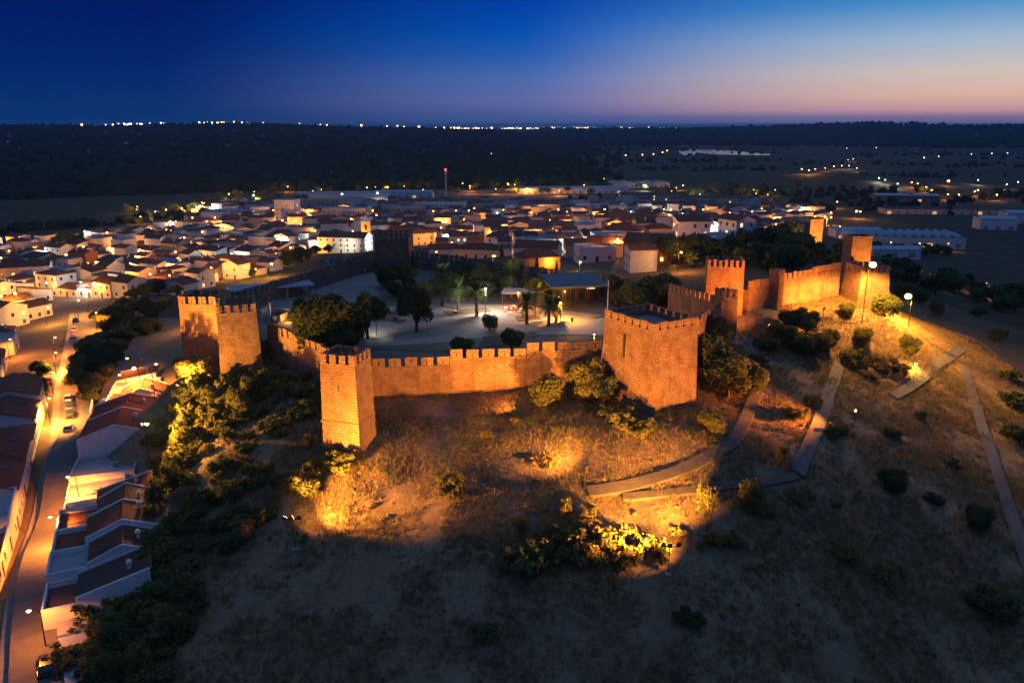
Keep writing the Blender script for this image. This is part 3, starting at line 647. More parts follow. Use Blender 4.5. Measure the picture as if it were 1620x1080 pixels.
proto_tree('small_far_mid', 1.0, .2, blobset(7, 1.8, 2.5, 1.5, 17, .8), 520, .55, 'leaf_mid', seed=17)
def looks(key, s, label):
    k = key.split('_')[-1]; big = s*(1 if key[0] in 'br' or key.startswith('small') else .5)
    size = 'small ' if big < .72 else ('' if big < .92 else 'large ')
    hue = {'dark': 'deep green ', 'mid': 'mid green ', 'olive': 'olive green ', 'dry': 'straw-dry ', 'far': 'deep green '}.get(k, '')
    for w_ in ('dark leafy ', 'dark ', 'yellow-lit ', 'olive green ', 'mid green ', 'straw dry ', 'rounded '):
        if label.startswith(w_): label = label[len(w_):]; break
    return (size+hue+label).strip()
def plant(key, loc, s, label, cat, group=None, rz=None, name='tree', sz=None, sink=.05):
    if group and any(q in group for q in ('belt', 'grove', 'scrub', 'garden trees', 'warehouses', 'floodlit banks', 'courtyard back')): label = looks(key, s, label)
    tm, cm = PROTO[key]; o = thing(name, label, cat, (loc[0], loc[1], loc[2]-sink), random.uniform(0, 6.28) if rz is None else rz, group)
    o.scale = (s*random.uniform(.92, 1.08), s*random.uniform(.92, 1.08), (sz or s)*random.uniform(.92, 1.08))
    link('trunk', tm, o); link('crown', cm, o); return o
# palms: each frond a part
def frond_mesh(Lf=2.9, droop=1.0):
    V = []; F_ = []; n = 14; sp_ = []
    for i in range(n+1):
        t_ = i/n; sp_.append((Lf*(t_-.12*t_*t_*droop), Lf*(.42*t_-.72*droop*t_*t_)))
    for i in range(n):
        (x0, z0), (x1, z1) = sp_[i], sp_[i+1]; w0 = .045
        k = len(V); V += [(x0, -w0, z0), (x0, w0, z0), (x1, w0, z1), (x1, -w0, z1)]; F_.append((k, k+1, k+2, k+3))
        if i >= 2:
            ln = .75*math.sin(math.pi*min(1, (i+1)/(n+1.5)))+.12
            for sgn in (-1, 1):
                for h in (0, .5):
                    bx = x0+(x1-x0)*h; bz = z0+(z1-z0)*h; k = len(V)
                    V += [(bx, 0, bz), (bx+.13, 0, bz), (bx+.45*ln, sgn*ln*.85, bz-.28*ln+.12)]; F_.append((k, k+1, k+2))
    m_ = MB(); m_.v = V; m_.f = F_; m_.mi = [0]*len(F_); return m_.mesh('frond', 'palm_leaf')
FRONDS = [frond_mesh(2.7, .75), frond_mesh(2.9, 1.05), frond_mesh(2.5, .3)]
def palm(px, py, h, s, label, lean=(0, 0)):
    c = GC(px, py); o = thing('palm_tree', label, 'palm', c, random.uniform(0, 6), 'palms of the courtyard'); g = random.Random(px)
    m_ = MB(); k = 9; m_.tube([(lean[0]*(i/k)**2, lean[1]*(i/k)**2, -.3+(h+.3)*i/k) for i in range(k+1)], [.34-.012*i+(.03 if i % 2 else 0) for i in range(k+1)], 9); m_.build('trunk', 'palm_bark', o, smooth=True)
    MB().sphere((lean[0], lean[1], h), .42, 8, sz=1.1).build('crown_shaft', 'palm_bark', o, smooth=True)
    for i in range(26):
        a = i*2.399; lv = i/26; me_ = FRONDS[2 if lv < .3 else (0 if lv < .65 else 1)]
        link('frond', me_, o, (lean[0], lean[1], h+.25), (0, R(-46+88*lv+g.uniform(-6, 6)) if lv >= .3 else R(-62+60*lv), a), s*g.uniform(.85, 1.1))
    return o
palm(700, 484, 6.4, 1.25, 'tall shadowy palm behind the floodlit green palm')
palm(725, 489, 4.0, 1.1, 'floodlit bright green palm on the pale plaza')
palm(754, 500, 4.6, 1.1, 'palm beside the white courtyard lamp')
palm(809, 470, 5.0, 1.35, 'tall palm with wide crown beyond the pergola')
palm(848, 503, 4.9, 1.15, 'dense palm between pergola and pavilion')
palm(833, 513, 3.8, .95, 'palm with drooping crown before the pergola')
palm(868, 516, 3.4, .9, 'slim palm next to the yellow lit palm')
palm(880, 511, 3.0, .85, 'small palm lit yellow by the blue-topped lamp')
# courtyard trees
def ct(key, px, py, s, label, name='tree', cat='tree', sz=None, group=None): return plant(key, GC(px, py), s, label, cat, group, name=name, sz=sz)
ct('broad_dark', 522, 549, 1.85, 'huge dark broad tree rising behind the falling curtain wall', sz=1.5)
ct('broad_dark', 582, 535, 1.15, 'dark tree crowding the huge broad one on its plaza side', sz=1.35)
ct('broad_dark', 490, 535, 1.15, 'dark tree crowding the huge broad one on its ruin side', sz=1.2)
ct('round_dark', 545, 556, .95, 'low round bush at the foot of the huge dark tree', 'shrub', 'bush')
ct('broad_dark', 659, 524, 1.28, 'dark domed tree with bare trunk standing on the pale plaza')
ct('round_mid', 775, 524, .78, 'small round tree beside the planting bed')
ct('round_dark', 808, 551, .85, 'rounded bush just inside the stepped curtain wall', 'shrub', 'bush', sz=.8)
ct('round_dark', 728, 560, .8, 'spreading grey bush inside the stepped wall beside the plaza', 'shrub', 'bush', sz=.62)
ct('broad_mid', 1036, 488, 1.35, 'large rounded tree with one lit flank beside the gate passage', sz=1.15)
ct('round_mid', 1004, 490, 1.3, 'yellow-lit tree leaning on the large rounded tree', sz=1.3)
ct('round_dark', 985, 484, .9, 'dark bush behind the pavilion flagpole', 'shrub', 'bush')
ct('broad_dark', 760, 462, 1.1, 'dark tree behind the courtyard lamp', group='trees along the courtyard back'); ct('broad_dark', 735, 458, 1.0, 'dark tree between the tall palms and back wall', group='trees along the courtyard back'); ct('broad_dark', 783, 458, .9, 'dark low tree left of the wide-crowned palm', group='trees along the courtyard back')
ct('broad_dark', 640, 460, 1.0, 'dark tree below the grey stone tower', group='trees along the courtyard back'); ct('round_dark', 610, 455, 1.1, 'dark rounded tree beside the ruins', group='trees along the courtyard back'); ct('broad_mid', 850, 478, .8, 'small dense tree behind the pergola')
ct('round_dark', 870, 470, .9, 'dark bush at the pavilion side', 'shrub', 'bush')
for i, (x, y, s) in enumerate([(690, 466, .9), (715, 462, 1.0), (748, 470, .9), (772, 470, .8), (796, 462, .9), (838, 464, .9), (862, 462, .9), (668, 470, .8), (624, 470, .8), (905, 452, .8), (935, 450, .8), (960, 462, .9), (980, 470, 1.0)]): ct('round_mid' if i % 2 else 'round_dark', x, y, s, 'leafy bush in the planting along the courtyard back', 'shrub', 'bush', group='bushes along the courtyard back')
ct('round_dark', 505, 556, 1.3, 'low dark bush filling under the huge tree beside the wall', 'shrub', 'bush'); ct('round_dark', 560, 545, 1.25, 'low dark bush filling under the huge tree beside the plaza', 'shrub', 'bush'); ct('round_dark', 530, 553, 1.2, 'low dark bush right below the huge tree', 'shrub', 'bush')
for x, y, s, lb_ in [(849, 444, 1.0, 'slim dark cypress before the ochre block'), (824, 448, .75, 'short cypress beside the ochre block'), (880, 447, .85, 'cypress between ochre block and pavilion')]: plant('cypress', GC(x, y), s, lb_, 'cypress', 'cypresses of the courtyard', name='cypress_tree')
# ================================================================== LAMPS
def make_lamp(label, loc, h=6.0, bulb='bulb_sodium', color=SOD, power=1500, arm=1.0, rz=0, group='street lamps', name='street_lamp', r=.16, down=True):
    o = thing(name, label, 'street lamp', loc, rz, group)
    if arm:
        MB().tube([(0, 0, -.5), (0, 0, h-.5), (arm*.25, 0, h-.08), (arm, 0, h)], [.09, .06, .05, .04], 7).build('pole', 'iron', o, smooth=True)
        MB().box(arm-.35, arm+.35, -.14, .14, h-.02, h+.12).build('lamp_head', 'steel', o)
    else:
        MB().tube([(0, 0, -.5), (0, 0, h-.1)], [.08, .05], 7).build('pole', 'iron', o, smooth=True)
        MB().tube([(0, 0, h+.14), (0, 0, h+.3)], [.3, .08], 8).build('lamp_head', 'iron', o)
    MB().sphere((arm, 0, h-.1), r, 8, sz=.8).build('bulb', bulb, o, smooth=True)
    power *= 2.6
    # shielded heads throw their light down; ball lamps (no arm) all round
    if power: light('SPOT' if arm else 'POINT', o, (arm, 0, h-.1-.8*r-.22), power, color, .12, (0, 0, -1), R(158), .35)
    return o
def lamp_px(px, py, h, gz, label, power=1500, **k):
    """lamp whose head is seen at px,py, standing on ground about gz"""
    p = at(px, py, gz+h); z = tz(p.x, p.y) if k.pop('terr', True) else gz
    arm = k.get('arm', 1.0); rz = k.get('rz', 0)
    return make_lamp(label, (p.x-arm*math.cos(rz), p.y-arm*math.sin(rz), z), p.z-z, power=power, **k)
def lamp_pY(px, py, Y, label, power, **k):
    p = atY(px, py, Y); z = tz(p.x, p.y); arm = k.get('arm', 1.0); rz = k.get('rz', 0)
    return make_lamp(label, (p.x-arm*math.cos(rz), p.y-arm*math.sin(rz), z), p.z-z, power=power, **k)
SL = 'street lamps of the lower street'
for i, (x, y, g_, pw, rz, lb_) in enumerate([(45, 964, -12.7, 600, 3.6, 'orange street lamp opposite the white gable end'), (79, 816, -13, 1700, 3.6, 'orange street lamp at the gap between street houses'), (107, 753, -13, 1700, 3.6, 'orange street lamp at the fork of the side street'),
      (148, 677, -13, 940, 3.4, 'orange lamp beside the angular house parapet in side street'), (175, 623, -12.6, 650, 3.4, 'orange lamp halfway up the side street'), (189, 592, -12.4, 650, 3.4, 'orange lamp near the bright floodlight pole'), (201, 566, -12.2, 700, 3.4, 'orange lamp at the top of the side street'),
      (78, 629, -14, 4200, -.4, 'yellow street lamp under the kerbside tree'), (84, 588, -14.3, 1600, -.4, 'street lamp on the tile-roofed corner house side'), (88, 557, -14.5, 4200, -.4, 'yellow street lamp by the walled garden'), (87, 533, -14.8, 1200, -.4, 'street lamp at the top of the lower street'), (152, 494, -15, 2200, 3.2, 'street lamp by the pink house on the bend'), (16, 536, -16, 1500, 0, 'white-hot lamp in the yard of the tall houses'), (247, 575, -4, 500, 0, 'small lamp by the low wall under the towers')]):
    lamp_px(x, y, 6.0, g_, lb_, pw*(2.4 if pw > 4000 else 2.7 if pw > 950 else 1.8), rz=rz, group=SL, r=.26, color=WARM if pw > 4000 else ORANGE)
lamp_px(212, 582, 8.5, -12, 'very bright orange lamp on tall pole above the side street', 11000, rz=3, group=SL, r=.42, color=SOD)
lamp_pY(1381, 418, 157, 'very bright yellow lamp on tall pole before the bastion', 20000, arm=.8, rz=0, r=.72, color=WARM, bulb='bulb_warm', group='lamps of the right hillside')
lamp_pY(1437, 468, 163, 'very bright yellow lamp on the open hillside beyond the ramps', 30000, arm=.8, rz=3, r=.72, color=WARM, bulb='bulb_warm', group='lamps of the right hillside')
c = G(1447, 588); make_lamp('low bright lamp beside the rising ramp', c, 1.7, power=2600, arm=0, r=.22, color=WARM, bulb='bulb_warm', group='lamps of the right hillside')
lamp_px(1453, 420, 6, -10, 'small distant pole lamp beyond the hillside lamps', 900, rz=3, group='lamps of the right hillside'); lamp_px(1561, 447, 6, -16, 'pole lamp beside the hedge-lined road', 1500, rz=3, group='lamps of the right hillside')
# courtyard lamps
CL = 'courtyard lamps'
lamp_px(768, 456, 5.2, COURT, 'white lamp post between the palms', 2600, terr=False, arm=0, bulb='bulb_white', color=WHITE, group=CL, r=.22)
lamp_px(887, 478, 3.8, COURT, 'lamp post with a blue disc top lighting the small palm', 4500, terr=False, arm=0, bulb='bulb_warm', color=WARM, group=CL, r=.16)
lamp_px(918, 414, 6.0, COURT, 'warm lamp post behind the pavilion', 1300, terr=False, arm=0, bulb='bulb_warm', color=WARM, group=CL, r=.2)
lamp_px(594, 493, 4.5, COURT, 'white lamp hidden behind the huge dark tree', 600, terr=False, arm=0, bulb='bulb_white', color=WHITE, group=CL)
lamp_px(820, 462, 3.6, COURT, 'warm lamp post inside the pergola seating', 1300, terr=False, arm=0, bulb='bulb_warm', color=ORANGE, group=CL, r=.12)
def flood(label, loc, aims, h=1.2, group='castle floodlights'):
    """floodlight on a short stake: aims = [(target, power, colour, cone deg)]"""
    o = thing('floodlight', label, 'floodlight', loc, 0, group); n = len(aims)
    MB().tube([(0, 0, -.4), (0, 0, h)], .05, 6).build('post', 'iron', o)
    if n > 1: MB().box(-.2-.45*(n-1), .2+.45*(n-1), -.05, .05, h-.05, h+.05).build('crossbar', 'iron', o)
    MB().box(-.35, .35, -.35, .35, -.3, .12).build('foundation', 'concrete', o)
    for i, (tg, pw, colr, cone) in enumerate(aims):
        ox = (i-(n-1)/2)*.9; p = Vector((ox, 0, h+.25)); d = (Vector(tg)-Vector(loc)-p).normalized()
        q = d.to_track_quat('-Z', 'Y').to_euler()
        hd = MB().box(-.26, .26, -.2, .2, .02, .34).build('head', 'iron', o); hd.location = p; hd.rotation_euler = q
        ln = MB().box(-.22, .22, -.16, .16, -.012, .0).build('lens', 'bulb_warm', hd)
        light('SPOT', o, p+d*.14, pw, colr, .12, d, R(cone), 1.0)
    return o
def gp(px, py): g = G(px, py); return (g.x, g.y, g.z)
flood('floodlight on a stake at the left of the bare slope', gp(467, 868), [((-20, 103, 11), 66000, SOD, 98), ((4, 111, 6), 92000, SOD, 96), ((-21, 97, -2.5), 2500, SOD, 130)], h=4.0)  # extra heads added to light the slope and the near ground
flood('twin floodlight on a stake among the yellow shrubs', gp(1057, 908), [((-12, 110, 6), 90000, SOD, 112), ((22, 112, 13), 120000, SOD, 96), ((12, 90, -3.5), 9000, SOD, 140)], h=3.6)  # besides the twin heads, a low one added to fill the ground nearby
flood('small floodlight on the path edge above the thicket', gp(925, 778), [((-6, 115, 7), 40000, SOD, 104)], h=3.4)  # added to give the slope and front wall their amber light
flood('floodlight under the rubble-patched tower', gp(284, 640), [((-51, 133, 12), 65000, SOD, 125)], h=3.2)
flood('floodlight at the shrub edge behind the street houses', gp(238, 742), [((-38, 126, 8), 80000, WARM, 120), ((-33, 106, 1), 90000, WARM, 116)], h=7.5)  # one more head added to brighten the left flank
flood('small floodlight beside the concrete ramp', gp(1350, 680), [((32, 116, 10), 90000, ORANGE, 100)], h=3.0)
flood('floodlight at the foot of the long town wall', gp(1300, 520), [((60, 161, 12), 24000, ORANGE, 140)], h=4)  # fixture added to light the long wall
flood('floodlight below the gate tower', gp(1215, 545), [((42, 148, 14), 36000, ORANGE, 120)], h=3.5)  # added to light the gate tower and turret
flood('floodlight below the bare tower behind the bastion', (92, 186, tz(92, 186)), [((86, 198, 9), 40000, SOD, 100)], h=2.5)  # added so the bare tower is lit
flood('floodlight below the outlying tower', (106, 264, tz(106, 264)), [((105, 278, 7), 40000, WARM, 90)], h=2.5)  # added so the outlying tower is lit
flood('floodlight by the stepped curtain wall', gp(815, 655), [((-6, 118, 6), 4000, ORANGE, 140)], h=.8)  # weak fixture added to light the front wall
c = GC(721, 496); flood('small ground floodlight at the foot of the bright green palm', tuple(c), [((c.x+.6, c.y+2.4, COURT+4.4), 2600, (.9, 1, .75), 90)], h=.3)  # uplight added to brighten the palm crown
c = GC(884, 514); flood('small ground floodlight at the foot of the yellow lit palm', tuple(c), [((c.x-.5, c.y+1, COURT+3.2), 1500, WARM, 90)], h=.3)  # uplight added to brighten the small palm
lamp_px(940, 528, 4.0, COURT, 'small lamp at the corner between curtain wall and broad tower', 900, terr=False, arm=0, bulb='bulb_sodium', group=CL)
# ================================================================== HOUSES
def win_mesh(name, w, h, mat):
    return MB().box(-w/2, w/2, -.05, .02, 0, h).mesh(name, mat)
WIN = {k: win_mesh('window', .95, 1.25, k) for k in ('glass_dark', 'window_lit', 'shutter', 'window_cool')}
fm = MB(); fm.box(-.58, -.48, -.08, .02, -.08, 1.33).box(.48, .58, -.08, .02, -.08, 1.33).box(-.48, .48, -.08, .02, 1.25, 1.33).box(-.48, .48, -.12, .02, -.1, 0)
FRAME = fm.mesh('frame', 'white_paint')
DOOR = MB().box(-.5, .5, -.05, .02, 0, 2.1).mesh('door', 'door_wood')
CHIM = MB().box(-.28, .28, -.22, .22, -.4, .9).box(-.34, .34, -.28, .28, .9, 1.02).box(-.2, .2, -.15, .15, 1.02, 1.25).mesh('chimney', 'plaster0')
TANK = MB().tube([(0, -.5, .5), (0, .5, .5)], .28, 8).box(-.9, .9, -.6, .6, -.02, .03).mesh('solar_heater', 'steel')
def roof_mb(w, d, h, kind, rh, ov=.35, ax=0):
    m_ = MB(); a, b = w/2+ov, d/2+ov; t_ = .14
    if kind == 'gable':
        if ax == 0: V0 = [(-a, -b, h-ov*rh*2/d), (a, -b, h-ov*rh*2/d), (a, b, h-ov*rh*2/d), (-a, b, h-ov*rh*2/d), (-a, 0, h+rh), (a, 0, h+rh)]
        else: V0 = [(a, -b, h-ov*rh*2/w), (a, b, h-ov*rh*2/w), (-a, b, h-ov*rh*2/w), (-a, -b, h-ov*rh*2/w), (0, -b, h+rh), (0, b, h+rh)]
        V1 = [(x, y, z+t_) for x, y, z in V0]
        m_.add(V0+V1, [(6, 7, 11, 10), (8, 9, 10, 11), (0, 4, 5, 1), (2, 5, 4, 3), (0, 1, 7, 6), (2, 3, 9, 8), (1, 5, 11, 7), (5, 2, 8, 11), (3, 4, 10, 9), (4, 0, 6, 10)])
    elif kind == 'hip':
        k = min(w, d)*.5; e = max(0, max(w, d)/2-k)
        rg = [(-e, 0, h+rh), (e, 0, h+rh)] if w >= d else [(0, -e, h+rh), (0, e, h+rh)]
        V0 = [(-a, -b, h), (a, -b, h), (a, b, h), (-a, b, h)]; V1 = [(x, y, z+t_) for x, y, z in V0]
        m_.add(V0+V1+rg, ([(4, 5, 9, 8), (5, 6, 9), (6, 7, 8, 9), (7, 4, 8)] if w >= d else [(4, 5, 8), (5, 6, 9, 8), (6, 7, 9), (7, 4, 8, 9)])+[(0, 3, 2, 1), (0, 1, 5, 4), (1, 2, 6, 5), (2, 3, 7, 6), (3, 0, 4, 7)])
    elif kind == 'mono':
        V0 = [(-a, -b, h-.05), (a, -b, h-.05), (a, b, h+rh+.1), (-a, b, h+rh+.1)]; V1 = [(x, y, z+t_) for x, y, z in V0]
        m_.add(V0+V1, [(4, 5, 6, 7), (0, 3, 2, 1), (0, 1, 5, 4), (1, 2, 6, 5), (2, 3, 7, 6), (3, 0, 4, 7)])
    else:
        a, b = w/2, d/2; m_.box(-a+.02, a-.02, -b+.02, b-.02, h-.1, h+.04)
    return m_
def wall_mb(w, d, h, kind, rh, ax=0, found=4.0, par=.6):
    m_ = MB(); a, b = w/2, d/2
    if kind == 'gable' and ax == 0:
        m_.add([(-a, -b, -found), (a, -b, -found), (a, b, -found), (-a, b, -found), (-a, -b, h), (a, -b, h), (a, b, h), (-a, b, h), (-a, 0, h+rh), (a, 0, h+rh)], [(0, 1, 5, 4), (1, 2, 6, 9, 5), (2, 3, 7, 6), (3, 0, 4, 8, 7)])
    elif kind == 'gable':
        m_.add([(-a, -b, -found), (a, -b, -found), (a, b, -found), (-a, b, -found), (-a, -b, h), (a, -b, h), (a, b, h), (-a, b, h), (0, -b, h+rh), (0, b, h+rh)], [(0, 1, 5, 8, 4), (1, 2, 6, 5), (2, 3, 7, 9, 6), (3, 0, 4, 7)])
    elif kind == 'mono':
        m_.add([(-a, -b, -found), (a, -b, -found), (a, b, -found), (-a, b, -found), (-a, -b, h), (a, -b, h), (a, b, h+rh), (-a, b, h+rh)], [(0, 1, 5, 4), (1, 2, 6, 5), (2, 3, 7, 6), (3, 0, 4, 7)])
    else:
        m_.add([(-a, -b, -found), (a, -b, -found), (a, b, -found), (-a, b, -found), (-a, -b, h), (a, -b, h), (a, b, h), (-a, b, h)], [(0, 1, 5, 4), (1, 2, 6, 5), (2, 3, 7, 6), (3, 0, 4, 7)])
        if kind == 'flat':
            q = .18
            m_.box(-a, a, -b, -b+q, h, h+par).box(-a, a, b-q, b, h, h+par).box(-a, -a+q, -b+q, b-q, h, h+par).box(a-q, a, -b+q, b-q, h, h+par)
    return m_
WCOL = {'plaster0': 'white', 'plaster1': 'cream', 'plaster2': 'bluish white', 'plaster3': 'tan', 'plaster4': 'pale peach', 'plaster_rust': 'rust red', 'plaster_ochre': 'ochre'}
RCOL = {'gable': 'gabled tile roof', 'hip': 'hipped tile roof', 'mono': 'lean-to tile roof', 'flat': 'flat terrace roof'}
def house(label, loc, rz, w, d, h, kind='gable', rh=1.5, ax=0, wm='plaster0', rm='roof0', wins=True, lit=.12, frames=False, chim=True, group=None, name='house', cat='house', sides=(0, 1, 2, 3), found=4.0, door=True, dens=2.6, seed=None, party=False, annex=0):
    g = random.Random(seed if seed is not None else int(loc[0]*31+loc[1]*17)); o = thing(name, label, cat, loc, rz, group)
    wall_mb(w, d, h, kind, rh, ax, found).build('wall', wm, o)
    rf = roof_mb(w, d, h, kind, rh, ax=ax, ov=(0.02 if party else .3)).build('roof', rm if kind != 'flat' else 'roof_flat', o, uv=True)
    if party:   # white party parapets standing proud of the tiles
        for sgn in (-1, 1):
            x = sgn*(w/2-.1); V0 = [(-d/2, h), (0 if kind == 'gable' else d/2, h+rh)]+([(d/2, h)] if kind == 'gable' else [])
            m_ = MB()
            for (y0, z0), (y1, z1) in zip(V0, V0[1:]):
                m_.add([(x-.13, y0, z0-.1), (x+.13, y0, z0-.1), (x+.13, y1, z1-.1), (x-.13, y1, z1-.1), (x-.13, y0, z0+.34), (x+.13, y0, z0+.34), (x+.13, y1, z1+.34), (x-.13, y1, z1+.34)], [(0, 3, 2, 1), (4, 5, 6, 7), (0, 1, 5, 4), (1, 2, 6, 5), (2, 3, 7, 6), (3, 0, 4, 7)])
            m_.build('party_parapet', 'plaster0', o)
    if annex:
        ay0, ay1, ah = -d/2-annex, -d/2-.01, h*g.uniform(.62, .8); q = .2; x0, x1 = -w/2+.02, w/2-.02
        MB().box(x0, x1, ay0, ay0+q, -found, ah+.7).box(x0, x0+q, ay0+q, ay1, -found, ah+.7).box(x1-q, x1, ay0+q, ay1, -found, ah+.7).build('front_annex', wm, o)
        MB().box(x0+q, x1-q, ay0+q, ay1, ah-.3, ah).build('annex_terrace', g.choice(['roof_flat', rm, rm, 'pavement']), o, uv=True)
        for u in (-.28, .25): link('window', WIN['shutter'], o, (u*w, ay0, 1.0))
    if chim and kind != 'flat':
        yy = d*.22 if ax == 0 else g.uniform(-.3, .3)*d; xx = w*g.uniform(-.3, .3) if ax == 0 else w*.22
        link('chimney', CHIM, rf, (xx, yy, h+rh*.55 if kind != 'mono' else h+rh*.75))
    if frames and kind in ('gable', 'mono'):
        yy, zz = (0, h+rh+.16) if kind == 'gable' else (d/2+.1, h+rh+.24)
        MB().tube([(-w/2, yy, zz), (w/2, yy, zz)], .11, 6).build('ridge_cap', 'roof2', rf, uv=True)
        MB().tube([(-w*.3, d*.1, h), (-w*.3, d*.1, h+rh+2.2)], .03, 5).tube([(-w*.3-.6, d*.1, h+rh+2.0), (-w*.3+.6, d*.1, h+rh+2.0)], .02, 4).tube([(-w*.3-.4, d*.1, h+rh+1.7), (-w*.3+.4, d*.1, h+rh+1.7)], .02, 4).build('aerial', 'steel', rf)
        if g.random() < .5 and kind == 'gable': MB().add([(w*.1, -d*.34, h+rh*.36), (w*.1+.9, -d*.34, h+rh*.36), (w*.1+.9, -d*.2, h+rh*.64), (w*.1, -d*.2, h+rh*.64)], [(0, 1, 2, 3)]).add([(w*.1, -d*.34, h+rh*.36+.2), (w*.1+.9, -d*.34, h+rh*.36+.2), (w*.1+.9, -d*.2, h+rh*.64+.2), (w*.1, -d*.2, h+rh*.64+.2)], [(0, 1, 2, 3)]).build('skylight', 'glass_dark', rf)
    if kind == 'flat' and g.random() < .5: link('solar_heater', TANK, rf, (g.uniform(-.25, .25)*w, g.uniform(-.2, .2)*d, h+.05), g.random()*6)
    if wins:
        fl = max(1, int((h-.2)//2.7))
        for s_ in sides:
            Ls = w if s_ in (0, 2) else d; n = max(1, int(Ls/dens))
            for f_ in range(fl):
                for i in range(n):
                    if g.random() < .12: continue
                    u = -Ls/2+Ls*(i+.5)/n
                    if s_ == 0: p, r0 = (u, -d/2, 0), 0
                    elif s_ == 1: p, r0 = (w/2, u, 0), math.pi/2
                    elif s_ == 2: p, r0 = (-u, d/2, 0), math.pi
                    else: p, r0 = (-w/2, -u, 0), -math.pi/2
                    if f_ == 0 and s_ == 0 and door and i == n//2: link('door', DOOR, o, p, r0); continue
                    k_ = 'window_lit' if g.random() < lit else ('shutter' if g.random() < .3 else 'glass_dark')
                    wo_ = link('window', WIN[k_], o, (p[0], p[1], .95+2.75*f_), r0)
                    if frames: link('frame', FRAME, wo_)
    return o
# ---- the terraced row on the castle side of the lower street
def row(p0, dr, ws, depth, hs, kinds, labels, front=-1, z=None, group=None, rh=None, party=True, wm=None, rms=None, frames=True, axs=None, setb=0, annex=None):
    """houses side by side from p0 along dr; fronts face to the left of travel (front=-1) or right (+1)"""
    d = Vector(dr).normalized(); nr = Vector((d.y, -d.x)); s_ = 0
    for i, w in enumerate(ws):
        dp = depth[i] if hasattr(depth, '__len__') else depth
        sb = random.uniform(0, setb)
        an = (annex[i] if annex else 0); dp -= an
        c = Vector(p0)+d*(s_+w/2)+nr*(dp/2+sb+an)*(-front if front == -1 else -1); s_ += w+.03
        f = Vector(p0)+d*(s_-w/2)
        z0 = tz(f.x, f.y)+.15
        rz = math.atan2(d.y, d.x)+(math.pi if front == -1 else 0)
        house(labels[i], (c.x, c.y, z0), rz, w, dp, hs[i], kinds[i], rh[i] if rh else 1.4, (axs[i] if axs else 0), (wm[i] if wm else 'plaster0'), (rms[i] if rms else 'roof1'), frames=frames, group=group, party=party and kinds[i] != 'flat', sides=(0, 2, 1, 3) if i in (0, len(ws)-1) else (0, 2), found=5, annex=an)
GR = 'terraced houses on the castle side of the lower street'
row((-53.0, 78.5), (-.414, .91), [6.2, 6.0, 6.6, 6.4, 6.0, 8.5], [11.5, 12.5, 13, 12.5, 12, 8.0], [3.6, 4.0, 4.4, 4.6, 4.2, 3.2], ['mono', 'gable', 'gable', 'gable', 'mono', 'flat'],
    ['end terrace house with tall blank white gable wall beside the parked black car', 'narrow terrace house with blue-washed yard next to the end gable', 'terrace house with long dark tiled roof and white parapets, third from the end gable', 'terrace house with a taller rear roof, fourth from the end gable', 'terrace house with a chimney and stepped white parapets, fifth from the end gable', 'low flat-roofed house with terrace yards closing the terrace'], front=-1, group=GR, rh=[1.9, 1.6, 1.7, 1.7, 1.8, 0], annex=[3.5, 4.5, 4.0, 5.0, 4.5, 0], rms=['roof3', 'roof1', 'roof0', 'roof1', 'roof0', 'roof1'])
GR2 = 'houses up the side street'
row((-69.9, 115.4), (-.305, .95), [8.6, 9.5, 9, 7.5, 8, 7.5, 7], [9.5, 12, 12.5, 10, 11, 9, 8], [2.9, 4.2, 4.4, 3.4, 4.4, 3.4, 3.2], ['flat', 'gable', 'gable', 'mono', 'gable', 'flat', 'mono'],
    ['low flat-roofed yard building between the terrace and the red gable house', 'side-street corner house with red gable roof and pink lit end wall', 'house with dark roof and pale roof hatch in the side street', 'small lean-to house between two gabled ones in the side street', 'side-street house with long pale ridge', 'flat-roofed pale house near the top of the side street', 'last lean-to house below the bright lamp pole'], front=-1, group=GR2, annex=[0, 0, 0, 3, 2.5, 0, 0], rh=[0, 2.0, 1.8, 1.4, 1.8, 0, 1.2], axs=[0]*7)
GL = 'houses across the lower street'
row((-63.8, 87), (-.437, .9), [10.5, 6.0, 11, 12, 11.5, 9, 11, 12], [9, 7, 9, 10, 10, 8, 10, 10], [4.0, 2.9, 4.6, 4.6, 4.4, 3.2, 4.6, 6.2], ['hip', 'flat', 'flat', 'gable', 'gable', 'hip', 'gable', 'gable'],
    ['low house with hipped roof across from the terrace row', 'small flat yard building brightly lit yellow between street houses', 'white flat-roofed house with rooftop room across the street', 'long house with rust tile roof across the street', 'long house with brown tile roof by the yellow lamp', 'small hipped house hidden behind the kerbside tree', 'tile-roofed corner house by the walled garden', 'tall lit house at the street top'], front=1, group=GL, rh=[1.7, 0, 0, 1.7, 1.7, 1.4, 1.8, 1.8], party=False, rms=['roof3', 'roof1', 'roof1', 'roof0', 'roof1', 'roof3', 'roof1', 'roof0'])
